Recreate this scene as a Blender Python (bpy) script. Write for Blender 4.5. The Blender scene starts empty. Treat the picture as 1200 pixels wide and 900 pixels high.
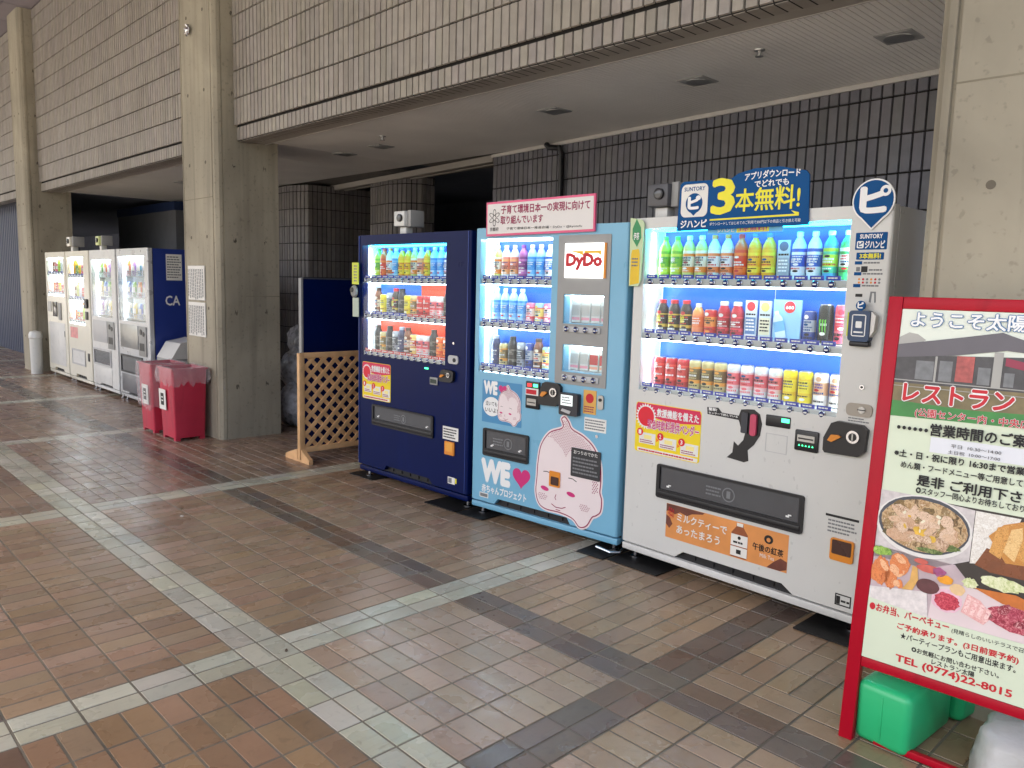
import bpy, bmesh, math, random
from mathutils import Vector, Matrix, Euler
from mathutils.geometry import tessellate_polygon
random.seed(7)
R = math.radians
scn = bpy.context.scene
COL = scn.collection

# ------------------------------------------------------------------ camera
cam_d = bpy.data.cameras.new('camera')
cam_d.sensor_width = 36.0
cam_d.lens = 920.14 / 1200 * 36.0
cam_d.clip_start = 0.05
cam_d.clip_end = 500
cam = bpy.data.objects.new('camera', cam_d)
COL.objects.link(cam)
cam.matrix_world = Matrix.Translation((0, 0, 1.41)) @ (
    Matrix.Rotation(0.802694, 4, 'Z') @ Matrix.Rotation(1.446777, 4, 'X') @ Matrix.Rotation(0.025210, 4, 'Z'))
scn.camera = cam

# ------------------------------------------------------------------ world, sun, exposure
SUN_EL, SUN_AZ = R(58), R(200)          # overcast: wide soft sun high behind the open side of the arcade
world = bpy.data.worlds.new('World')
scn.world = world
world.use_nodes = True
nt = world.node_tree
bg = nt.nodes['Background']
sky = nt.nodes.new('ShaderNodeTexSky')
sky.sky_type = 'NISHITA'
sky.sun_disc = False
sky.sun_elevation = SUN_EL
sky.sun_rotation = SUN_AZ
sky.air_density = 1.0
sky.dust_density = 5.0
sky.ozone_density = 0.0
nt.links.new(sky.outputs[0], bg.inputs[0])
bg.inputs[1].default_value = 0.11
sun_d = bpy.data.lights.new('sun', 'SUN')
sun_d.energy = 1.5
sun_d.angle = R(14)
sun_d.color = (1.0, 0.965, 0.90)
sun = bpy.data.objects.new('sun', sun_d)
COL.objects.link(sun)
sd = Vector((math.sin(SUN_AZ) * math.cos(SUN_EL), math.cos(SUN_AZ) * math.cos(SUN_EL), math.sin(SUN_EL)))
sun.rotation_euler = sd.to_track_quat('Z', 'Y').to_euler()
scn.view_settings.view_transform = 'Standard'
scn.view_settings.look = 'None'
scn.view_settings.gamma = 1.0
scn.view_settings.use_curve_mapping = False
scn.view_settings.exposure = 2.05
scn.render.engine = 'CYCLES'
cy = scn.cycles
cy.use_denoising = True
cy.max_bounces = 8
cy.diffuse_bounces = 5
cy.glossy_bounces = 4
cy.transmission_bounces = 6
cy.transparent_max_bounces = 12
cy.sample_clamp_indirect = 6.0
cy.caustics_reflective = False
cy.caustics_refractive = False
LED = 5.4            # strength of the lamps inside the vending machines

# ------------------------------------------------------------------ materials
def lin(c):
    return tuple(((x / 255) / 12.92 if x / 255 <= 0.04045 else ((x / 255 + 0.055) / 1.055) ** 2.4) for x in c)

MATS = {}
def mat(name, rgb, rough=0.5, metal=0.0, var=0.06, vscale=6.0, bump=0.0, bscale=60.0, coat=0.0, emit=0.0,
        trans=0.0, alpha=1.0, attr=None, stretch=None, spec=0.5, linear=False):
    if name in MATS:
        return MATS[name]
    c = rgb if linear else lin(rgb)
    m = bpy.data.materials.new(name)
    m.use_nodes = True
    n = m.node_tree.nodes
    l = m.node_tree.links
    p = n['Principled BSDF']
    p.inputs['Roughness'].default_value = rough
    p.inputs['Metallic'].default_value = metal
    p.inputs['Specular IOR Level'].default_value = spec
    p.inputs['Coat Weight'].default_value = coat
    p.inputs['Coat Roughness'].default_value = 0.08
    p.inputs['Transmission Weight'].default_value = trans
    p.inputs['Alpha'].default_value = alpha
    p.inputs['Base Color'].default_value = (*c, 1)
    if emit:
        p.inputs['Emission Color'].default_value = (*c, 1)
        p.inputs['Emission Strength'].default_value = emit
    if var or bump or attr:
        tc = n.new('ShaderNodeTexCoord')
        src = tc.outputs['Object']
        if stretch:
            mp = n.new('ShaderNodeMapping')
            mp.inputs['Scale'].default_value = stretch
            l.new(src, mp.inputs[0])
            src = mp.outputs[0]
        if attr:
            a = n.new('ShaderNodeAttribute')
            a.attribute_name = attr
            base = a.outputs['Color']
        else:
            rg = n.new('ShaderNodeRGB')
            rg.outputs[0].default_value = (*c, 1)
            base = rg.outputs[0]
        if var:
            nz = n.new('ShaderNodeTexNoise')
            nz.inputs['Scale'].default_value = vscale
            nz.inputs['Detail'].default_value = 4
            nz.inputs['Roughness'].default_value = 0.5
            l.new(src, nz.inputs['Vector'])
            mr = n.new('ShaderNodeMapRange')
            mr.inputs[1].default_value = 0.25
            mr.inputs[2].default_value = 0.75
            mr.inputs[3].default_value = 1 - var * 1.6
            mr.inputs[4].default_value = 1 + var
            l.new(nz.outputs[0], mr.inputs[0])
            mx = n.new('ShaderNodeVectorMath')
            mx.operation = 'SCALE'
            l.new(base, mx.inputs[0])
            l.new(mr.outputs[0], mx.inputs['Scale'])
            l.new(mx.outputs[0], p.inputs['Base Color'])
            r2 = n.new('ShaderNodeMapRange')
            r2.inputs[1].default_value = 0.3
            r2.inputs[2].default_value = 0.7
            r2.inputs[3].default_value = max(0.02, rough - 0.03)
            r2.inputs[4].default_value = min(1, rough + 0.05)
            l.new(nz.outputs[0], r2.inputs[0])
            l.new(r2.outputs[0], p.inputs['Roughness'])
        else:
            l.new(base, p.inputs['Base Color'])
        if bump:
            nb = n.new('ShaderNodeTexNoise')
            nb.inputs['Scale'].default_value = bscale
            nb.inputs['Detail'].default_value = 5
            l.new(src, nb.inputs['Vector'])
            bp = n.new('ShaderNodeBump')
            bp.inputs['Strength'].default_value = bump
            bp.inputs['Distance'].default_value = 0.004
            l.new(nb.outputs[0], bp.inputs['Height'])
            l.new(bp.outputs[0], p.inputs['Normal'])
    MATS[name] = m
    return m

def glass_pane_mat():
    m = bpy.data.materials.new('window glass')
    m.use_nodes = True
    n = m.node_tree.nodes
    l = m.node_tree.links
    n.remove(n['Principled BSDF'])
    t = n.new('ShaderNodeBsdfTransparent')
    t.inputs[0].default_value = (0.95, 0.97, 0.97, 1)
    g = n.new('ShaderNodeBsdfGlossy')
    g.inputs['Roughness'].default_value = 0.03
    lw = n.new('ShaderNodeLayerWeight')
    lw.inputs[0].default_value = 0.5
    pw = n.new('ShaderNodeMath')
    pw.operation = 'POWER'
    pw.inputs[1].default_value = 4.0
    l.new(lw.outputs['Facing'], pw.inputs[0])
    f = n.new('ShaderNodeMath')
    f.operation = 'MULTIPLY_ADD'
    f.inputs[1].default_value = 0.45
    f.inputs[2].default_value = 0.025
    l.new(pw.outputs[0], f.inputs[0])
    x = n.new('ShaderNodeMixShader')
    l.new(f.outputs[0], x.inputs[0])
    l.new(t.outputs[0], x.inputs[1])
    l.new(g.outputs[0], x.inputs[2])
    l.new(x.outputs[0], n['Material Output'].inputs[0])
    return m
GLASS = glass_pane_mat()

def film_mat(name, tint, amount):
    """thin clear plastic film: mostly see-through, crinkled gloss"""
    m = bpy.data.materials.new(name)
    m.use_nodes = True
    n = m.node_tree.nodes
    l = m.node_tree.links
    p = n['Principled BSDF']
    p.inputs['Base Color'].default_value = (*tint, 1)
    p.inputs['Roughness'].default_value = 0.22
    tr = n.new('ShaderNodeBsdfTransparent')
    x = n.new('ShaderNodeMixShader')
    x.inputs[0].default_value = amount
    l.new(tr.outputs[0], x.inputs[1])
    l.new(p.outputs[0], x.inputs[2])
    l.new(x.outputs[0], n['Material Output'].inputs[0])
    tc = n.new('ShaderNodeTexCoord')
    v = n.new('ShaderNodeTexNoise')
    v.inputs['Scale'].default_value = 22
    v.inputs['Detail'].default_value = 6
    l.new(tc.outputs['Object'], v.inputs['Vector'])
    b = n.new('ShaderNodeBump')
    b.inputs['Strength'].default_value = 0.9
    b.inputs['Distance'].default_value = 0.02
    l.new(v.outputs[0], b.inputs['Height'])
    l.new(b.outputs[0], p.inputs['Normal'])
    return m
FILM = film_mat('clear plastic film', (0.88, 0.86, 0.87), 0.22)

def food_mat(name, cols, scale):
    """printed close-up of food: cells of several colours"""
    m = bpy.data.materials.new(name)
    m.use_nodes = True
    n = m.node_tree.nodes
    l = m.node_tree.links
    p = n['Principled BSDF']
    p.inputs['Roughness'].default_value = 0.35
    tc = n.new('ShaderNodeTexCoord')
    nz = n.new('ShaderNodeTexNoise')
    nz.inputs['Scale'].default_value = scale * 0.7
    nz.inputs['Detail'].default_value = 3
    mixv = n.new('ShaderNodeMix')
    mixv.data_type = 'VECTOR'
    mixv.inputs[0].default_value = 0.06
    l.new(tc.outputs['Object'], nz.inputs['Vector'])
    l.new(tc.outputs['Object'], mixv.inputs[4])
    l.new(nz.outputs['Color'], mixv.inputs[5])
    n2 = n.new('ShaderNodeTexNoise')
    n2.inputs['Scale'].default_value = scale
    n2.inputs['Detail'].default_value = 5
    n2.inputs['Roughness'].default_value = 0.55
    l.new(mixv.outputs[1], n2.inputs['Vector'])
    r = n.new('ShaderNodeValToRGB')
    el = r.color_ramp.elements
    k = len(cols)
    while len(el) < k:
        el.new(0.5)
    for i, c in enumerate(cols):
        el[i].position = 0.3 + 0.4 * i / (k - 1)
        el[i].color = (*lin(c), 1)
    l.new(n2.outputs[0], r.inputs[0])
    l.new(r.outputs[0], p.inputs['Base Color'])
    return m

CONC = mat('concrete', (172, 164, 145), 0.85, var=0.16, vscale=1.6, bump=0.35, bscale=40, stretch=(1, 1, 0.45))
CONC_D = mat('concrete hole', (105, 98, 86), 0.9, var=0.1)
CONC_L = mat('concrete joint', (128, 121, 104), 0.9, var=0.1)
TILE = mat('facade tile', (150, 140, 128), 0.55, attr='tone', var=0.10, vscale=14, bump=0.1, bscale=90)
TILE_B = mat('tile joint', (26, 23, 21), 0.9, var=0.1)
SOFF = mat('soffit', (236, 233, 228), 0.5, var=0.05, vscale=2)
SOFF_D = mat('soffit slot', (120, 116, 112), 0.8)
TRIM = mat('soffit trim', (196, 192, 186), 0.4, var=0.05)
PLAS = mat('plaster', (160, 154, 146), 0.85, var=0.07, vscale=3)
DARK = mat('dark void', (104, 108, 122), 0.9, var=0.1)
CEIL = mat('ceiling panel', (140, 132, 138), 0.8, var=0.06, vscale=2)
FLOORM = mat('paving tile', (150, 110, 80), 0.27, spec=0.42, attr='tone', var=0.08, vscale=4, bump=0.25, bscale=30)
GROUT = mat('grout', (122, 114, 100), 0.85, var=0.12, vscale=20)
OUTM = mat('outside paving', (182, 178, 168), 0.9, var=0.1, vscale=0.6)
CORR = mat('blue grey corrugated', (82, 88, 108), 0.5, var=0.06)
WHITE = mat('white enamel', (211, 211, 207), 0.32, var=0.03, vscale=3, coat=0.2)
WHITE2 = mat('white base', (216, 216, 213), 0.35, var=0.03)
BLUE = mat('sky blue enamel', (118, 178, 208), 0.3, var=0.03, vscale=3, coat=0.25)
NAVY = mat('navy enamel', (3, 20, 72), 0.30, var=0.04, vscale=3, coat=0.0, spec=0.14)
NAVY_E = mat('navy edge trim', (40, 62, 130), 0.2, metal=0.3, var=0.03)
GREYP = mat('grey plastic', (150, 150, 148), 0.4, var=0.04)
GREYL = mat('light grey', (190, 190, 190), 0.4, var=0.04)
CHROME = mat('chrome', (205, 205, 208), 0.18, metal=1.0, var=0.04)
STEEL = mat('brushed steel', (170, 170, 168), 0.35, metal=1.0, var=0.06)
BLACK = mat('black plastic', (22, 22, 26), 0.35, var=0.08)
BLACKM = mat('black rubber', (14, 14, 15), 0.6, var=0.15, vscale=20, bump=0.3)
SMOKE = mat('smoked flap', (72, 72, 74), 0.12, var=0.05, coat=0.4)
INNER = mat('cabinet interior', (236, 240, 242), 0.4, var=0.02)
LAMP = mat('led lamp', (225, 245, 255), 0.5, var=0, emit=LED)
LAMPC = mat('cyan led lamp', (40, 215, 255), 0.5, var=0, emit=LED * 1.2)
CARDB = mat('blue display card', (1, 92, 190), 0.4, var=0.05)
CARDR = mat('red display card', (224, 62, 22), 0.4, var=0.08)
CARDW = mat('pale display card', (225, 232, 236), 0.4, var=0.03)
TAGB = mat('blue price tag', (22, 44, 170), 0.35, var=0.04)
TAGR = mat('red price tag', (205, 30, 40), 0.35, var=0.04)
BTN = mat('button lens', (30, 40, 95), 0.12, var=0, coat=0.6)
RED = mat('sign red', (172, 10, 36), 0.36, var=0.06, vscale=5, spec=0.22)
PAPER = mat('paper', (232, 230, 224), 0.6, var=0.03)
INKB = mat('black ink', (24, 22, 22), 0.6, var=0)
INKW = mat('white ink', (238, 238, 236), 0.5, var=0)
INKR = mat('red ink', (196, 24, 40), 0.5, var=0)
INKG = mat('grey ink', (120, 122, 124), 0.6, var=0)
ORANGE = mat('amber plastic', (225, 140, 45), 0.3, var=0.05)
TEAL = mat('sign teal blue', (2, 76, 134), 0.45, var=0.03, spec=0.15)
YEL = mat('sign yellow', (238, 228, 40), 0.45, var=0.02)
MAROON = mat('maroon ink', (150, 38, 80), 0.5, var=0)
PINK = mat('pink frame', (226, 90, 132), 0.4, var=0.03)
MAG = mat('magenta ink', (205, 46, 120), 0.4, var=0.02)
PALEP = mat('pale pink print', (236, 222, 222), 0.4, var=0.02)
WOOD = mat('cedar wood', (222, 176, 126), 0.6, var=0.16, vscale=9, bump=0.2, stretch=(1, 1, 1))
GREEN = mat('green polyethylene', (40, 182, 116), 0.35, var=0.08, vscale=5, spec=0.6)
BINRED = mat('red bin plastic', (190, 46, 70), 0.38, var=0.06, vscale=5)

def wear(m, scale, stretch, lo, hi, dark, seed=0.0, detail=5.0, dist=0.6):
    """multiply the base colour by a stain pattern: 1 outside the stains, down to `dark` inside"""
    n, l = m.node_tree.nodes, m.node_tree.links
    p = n['Principled BSDF']
    src = p.inputs['Base Color'].links[0].from_socket
    tc = n.new('ShaderNodeTexCoord')
    mp = n.new('ShaderNodeMapping')
    mp.inputs['Scale'].default_value = stretch
    mp.inputs['Location'].default_value = (seed, seed * 1.7, seed * .6)
    nz = n.new('ShaderNodeTexNoise')
    nz.inputs['Scale'].default_value = scale
    nz.inputs['Detail'].default_value = detail
    nz.inputs['Distortion'].default_value = dist
    mr = n.new('ShaderNodeMapRange')
    mr.inputs[1].default_value = lo
    mr.inputs[2].default_value = hi
    mr.inputs[3].default_value = 1.0
    mr.inputs[4].default_value = dark
    sc = n.new('ShaderNodeVectorMath')
    sc.operation = 'SCALE'
    l.new(tc.outputs['Object'], mp.inputs[0])
    l.new(mp.outputs[0], nz.inputs['Vector'])
    l.new(nz.outputs[0], mr.inputs[0])
    l.new(src, sc.inputs[0])
    l.new(mr.outputs[0], sc.inputs['Scale'])
    l.new(sc.outputs[0], p.inputs['Base Color'])
wear(CONC, 1.3, (1, 1, .8), .42, .70, .74, 1.0)
wear(CONC, 9.0, (1, 1, .06), .50, .70, .78, 2.0)
wear(CONC, 30.0, (1, 1, 1), .62, .70, .80, 3.0, 2.0, 0.0)
wear(FLOORM, .9, (1, 1, 1), .48, .72, .84, 4.0)
wear(FLOORM, 26.0, (1, 1, 1), .60, .72, .82, 5.0, 3.0)
wear(FLOORM, 60.0, (1, .12, 1), .55, .75, .90, 6.0, 3.0)
wear(GROUT, 2.0, (1, 1, 1), .45, .65, .60, 7.0)
wear(TILE, 2.2, (1, 1, .35), .50, .75, .84, 8.0)
wear(TILE, 40.0, (1, 1, .1), .56, .72, .90, 8.5)
wear(SOFF, .8, (1, 1, 1), .50, .75, .90, 9.0)
wear(WHITE, 5.0, (1, 1, .25), .60, .74, .93, 10.0)
wear(WHITE, 45.0, (1, 1, .6), .68, .72, .86, 10.5, 2.0, 0.0)
wear(BLUE, 5.0, (1, 1, .25), .60, .74, .93, 11.0)
wear(NAVY, 5.0, (1, 1, .25), .58, .74, 1.35, 12.0)
wear(WHITE2, 14.0, (1, 1, 1), .55, .70, .88, 13.0)
wear(BINRED, 12.0, (1, 1, .3), .55, .72, .82, 14.0)
wear(GREEN, 7.0, (1, 1, .4), .55, .72, .82, 15.0)
wear(RED, 16.0, (1, 1, .3), .60, .72, .80, 16.0)
LAMPF = mat('far led lamp', (235, 246, 255), 0.5, var=0, emit=LED * 1.1)

# ------------------------------------------------------------------ geometry helpers
class G:
    """collects shapes that become ONE mesh object"""
    def __init__(s):
        s.bm = bmesh.new()
        s.mats = []
        s.tone = None
    def mi(s, m):
        if m not in s.mats:
            s.mats.append(m)
        return s.mats.index(m)
    def face(s, pts, m):
        vs = [s.bm.verts.new(p) for p in pts]
        f = s.bm.faces.new(vs)
        f.material_index = s.mi(m)
        return f
    def box(s, x0, y0, z0, x1, y1, z1, m, b=0.0, seg=2):
        P = [(x, y, z) for z in (min(z0, z1), max(z0, z1)) for y in (min(y0, y1), max(y0, y1)) for x in (min(x0, x1), max(x0, x1))]
        vs = [s.bm.verts.new(p) for p in P]
        fs = []
        for q in ((0, 2, 3, 1), (4, 5, 7, 6), (0, 1, 5, 4), (2, 6, 7, 3), (0, 4, 6, 2), (1, 3, 7, 5)):
            f = s.bm.faces.new([vs[i] for i in q])
            f.material_index = s.mi(m)
            fs.append(f)
        if b:
            es = list({e for f in fs for e in f.edges})
            bmesh.ops.bevel(s.bm, geom=es, offset=b, segments=seg, affect='EDGES', profile=0.5, material=-1)
        return s
    def prism(s, poly, a0, a1, axis, m):
        """poly: 2D outline; axis 'y' -> (x,z), 'z' -> (x,y), 'x' -> (y,z)"""
        def p3(p, a):
            return (p[0], a, p[1]) if axis == 'y' else (p[0], p[1], a) if axis == 'z' else (a, p[0], p[1])
        n = len(poly)
        v0 = [s.bm.verts.new(p3(p, a0)) for p in poly]
        v1 = [s.bm.verts.new(p3(p, a1)) for p in poly]
        k = s.mi(m)
        for f in [s.bm.faces.new(v0), s.bm.faces.new(v1)] + [s.bm.faces.new((v0[i], v0[(i + 1) % n], v1[(i + 1) % n], v1[i])) for i in range(n)]:
            f.material_index = k
        return s
    def plate(s, outer, holes, y0, y1, m):
        """vertical plate in x,z with rectangular holes, from depth y0 to y1"""
        loops = [[Vector((p[0], y0, p[1])) for p in lp] for lp in [outer] + holes]
        flat = [p for lp in loops for p in lp]
        for t in tessellate_polygon([[Vector((p.x, p.z, 0)) for p in lp] for lp in loops]):
            s.face([flat[i] for i in t], m)
            s.face([(flat[i].x, y1, flat[i].z) for i in t], m)
        for lp in [outer] + holes:
            n = len(lp)
            for i in range(n):
                a, b = lp[i], lp[(i + 1) % n]
                s.face([(a[0], y0, a[1]), (b[0], y0, b[1]), (b[0], y1, b[1]), (a[0], y1, a[1])], m)
        return s
    def lathe(s, prof, n=16, c=(0, 0, 0), caps=True):
        """prof: (radius, z, material of the band above)"""
        rings = []
        for r, z, m in prof:
            rings.append([s.bm.verts.new((c[0] + r * math.cos(2 * math.pi * i / n), c[1] + r * math.sin(2 * math.pi * i / n), c[2] + z)) for i in range(n)])
        for a in range(len(prof) - 1):
            k = s.mi(prof[a][2])
            for i in range(n):
                f = s.bm.faces.new((rings[a][i], rings[a][(i + 1) % n], rings[a + 1][(i + 1) % n], rings[a + 1][i]))
                f.material_index = k
        if caps:
            s.bm.faces.new(rings[0]).material_index = s.mi(prof[0][2])
            s.bm.faces.new(rings[-1]).material_index = s.mi(prof[-2][2])
        return s
    def tube(s, path, r, m, n=8):
        path = [Vector(p) for p in path]
        rings = []
        for i, p in enumerate(path):
            d = (path[min(i + 1, len(path) - 1)] - path[max(i - 1, 0)]).normalized()
            up = Vector((0, 0, 1)) if abs(d.z) < 0.9 else Vector((1, 0, 0))
            a = d.cross(up).normalized()
            b = d.cross(a)
            rings.append([s.bm.verts.new(p + (a * math.cos(2 * math.pi * k / n) + b * math.sin(2 * math.pi * k / n)) * r) for k in range(n)])
        k = s.mi(m)
        for a in range(len(path) - 1):
            for i in range(n):
                s.bm.faces.new((rings[a][i], rings[a][(i + 1) % n], rings[a + 1][(i + 1) % n], rings[a + 1][i])).material_index = k
        s.bm.faces.new(rings[0]).material_index = k
        s.bm.faces.new(rings[-1]).material_index = k
        return s
    def ball(s, c, rx, ry, rz, m, nu=14, nv=8, jit=0.0):
        prev = None
        k = s.mi(m)
        for j in range(nv + 1):
            t = math.pi * j / nv
            ring = []
            for i in range(nu):
                a = 2 * math.pi * i / nu
                q = 1 + (random.uniform(-jit, jit) if jit else 0)
                ring.append(s.bm.verts.new((c[0] + rx * q * math.sin(t) * math.cos(a), c[1] + ry * q * math.sin(t) * math.sin(a), c[2] + rz * q * math.cos(t))))
            if prev:
                for i in range(nu):
                    s.bm.faces.new((prev[i], prev[(i + 1) % nu], ring[(i + 1) % nu], ring[i])).material_index = k
            prev = ring
        return s
    def disc(s, cx, cz, r, y, m, n=24, rz=None, th=0.0015):
        return s.prism([(cx + r * math.cos(2 * math.pi * i / n), cz + (rz or r) * math.sin(2 * math.pi * i / n)) for i in range(n)], y, y + th, 'y', m)
    def transform(s, M):
        bmesh.ops.transform(s.bm, matrix=M, verts=s.bm.verts[:])
        return s
    def build(s, name, parent=None, smooth=32, weld=True):
        bm = s.bm
        if weld:
            bmesh.ops.remove_doubles(bm, verts=bm.verts[:], dist=0.00002)
        bmesh.ops.recalc_face_normals(bm, faces=bm.faces[:])
        me = bpy.data.meshes.new(name)
        bm.to_mesh(me)
        bm.free()
        for m in s.mats:
            me.materials.append(m)
        if smooth:
            me.polygons.foreach_set('use_smooth', [True] * len(me.polygons))
            me.set_sharp_from_angle(angle=R(smooth))
        o = bpy.data.objects.new(name, me)
        COL.objects.link(o)
        if parent:
            o.parent = parent
        return o

def tag(o, label, cat, group=None):
    o['label'] = label
    o['category'] = cat
    if group:
        o['group'] = group
    return o
def structure(o):
    o['kind'] = 'structure'
    return o
def thing(name, label, cat, loc=(0, 0, 0), rz=0.0, group=None):
    o = bpy.data.objects.new(name, None)
    COL.objects.link(o)
    o.empty_display_size = 0.1
    o.location = loc
    o.rotation_euler = (0, 0, rz)
    return tag(o, label, cat, group)
def inst(src, parent, loc, name=None):
    o = src.copy()
    COL.objects.link(o)
    o.parent = parent
    o.location = loc
    return o

TXT = {}
def text_geo(body, res=2):
    key = body
    if key not in TXT:
        c = bpy.data.curves.new('lettering', 'FONT')
        c.body = body
        c.size = 1.0
        c.resolution_u = res
        o = bpy.data.objects.new('lettering', c)
        COL.objects.link(o)
        me = bpy.data.meshes.new_from_object(o.evaluated_get(bpy.context.evaluated_depsgraph_get()))
        bpy.data.objects.remove(o)
        vs = [v.co.copy() for v in me.vertices]
        fs = [tuple(p.vertices) for p in me.polygons]
        bpy.data.meshes.remove(me)
        bpy.data.curves.remove(c)
        TXT[key] = (vs, fs, min(v.x for v in vs), max(v.x for v in vs), min(v.y for v in vs), max(v.y for v in vs))
    return TXT[key]

def text_into(g, body, box, v, m, bold=0.0, keep=False, skew=0.0, arc=0.0):
    """lettering stretched into box (u0,z0,u1,z1) on the plane y=v, facing -y; bold thickens the strokes"""
    vs, fs, x0, x1, y0, y1 = text_geo(body)
    u0, z0, u1, z1 = box
    sx, sz = (u1 - u0) / (x1 - x0), (z1 - z0) / (y1 - y0)
    if keep:
        sx = sz = min(sx, sz)
        u0 += ((u1 - u0) - sx * (x1 - x0)) / 2
    k = g.mi(m)
    offs = [(0, 0)]
    if bold > 0.0:
        offs += [(bold * math.cos(q * math.pi / 4), bold * math.sin(q * math.pi / 4)) for q in range(8)]
    for n_, (ox, oz) in enumerate(offs):
        def P(p):
            t = (p.x - x0) / (x1 - x0)
            return (u0 + (p.x - x0 + ox) * sx + skew * (p.y - y0) * sz, v - .00003 * n_, z0 + (p.y - y0 + oz) * sz + arc * 4 * t * (1 - t))
        bv = [g.bm.verts.new(P(p)) for p in vs]
        for f in fs:
            try:
                g.bm.faces.new([bv[i] for i in f]).material_index = k
            except ValueError:
                pass
def text(parent, body, box, v, m, bold=0.0, keep=False, outline=None, skew=0.0, arc=0.0, ow=0.03):
    if outline:
        g = G()
        text_into(g, body, box, v, outline, bold + ow, keep, skew, arc)
        o = g.build('lettering_outline', parent, smooth=0, weld=False)
        v -= 0.0008
    g = G()
    text_into(g, body, box, v, m, bold, keep, skew, arc)
    return g.build('lettering', parent, smooth=0, weld=False)

def rrect(u0, z0, u1, z1, r, n=5):
    P = []
    for cx, cz, a0 in ((u1 - r, z1 - r, 0), (u0 + r, z1 - r, 90), (u0 + r, z0 + r, 180), (u1 - r, z0 + r, 270)):
        for i in range(n + 1):
            a = R(a0 + 90 * i / n)
            P.append((cx + r * math.cos(a), cz + r * math.sin(a)))
    return P
def rect(u0, z0, u1, z1):
    return [(u0, z0), (u1, z0), (u1, z1), (u0, z1)]
def lines(g, u0, z0, u1, z1, n, v, m, seed=0):
    """rows of illegible small print as short bars"""
    rr = random.Random(seed)
    h = (z1 - z0) / n
    for i in range(n):
        x = u0
        zz = z1 - (i + 0.75) * h
        end = u1 - rr.uniform(0, 0.25) * (u1 - u0)
        while x < end:
            w = rr.uniform(0.5, 1.1) * h
            g.box(x, v, zz, min(x + w, u1), v + 0.0006, zz + h * 0.45, m)
            x += w * 1.18

# ------------------------------------------------------------------ paving
U = 0.0938
XB = -2.690                 # centre of the light band that runs away from the viewer
YB = 1.330                  # centre of the light band along the arcade
PAL = {
    'light': [(.50, .48, .41), (.46, .44, .38), (.52, .50, .44), (.44, .43, .37)],
    'dark': [(.125, .10, .085), (.105, .088, .08), (.135, .095, .07), (.12, .105, .095)],
    'pink': [(.33, .255, .205), (.31, .245, .19), (.285, .23, .18), (.345, .26, .21), (.31, .235, .185)],
    'brown': [(.275, .20, .145), (.26, .185, .13), (.26, .195, .14), (.30, .22, .165), (.24, .17, .12), (.285, .195, .145)],
    'orange': [(.265, .178, .115), (.25, .162, .105), (.245, .178, .125), (.28, .18, .125), (.225, .15, .10)],
    'tan': [(.29, .215, .15), (.27, .20, .135), (.31, .235, .17), (.25, .185, .13)],
    'red': [(.25, .18, .14), (.235, .165, .13), (.27, .195, .16), (.215, .155, .125)],
}
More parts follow.
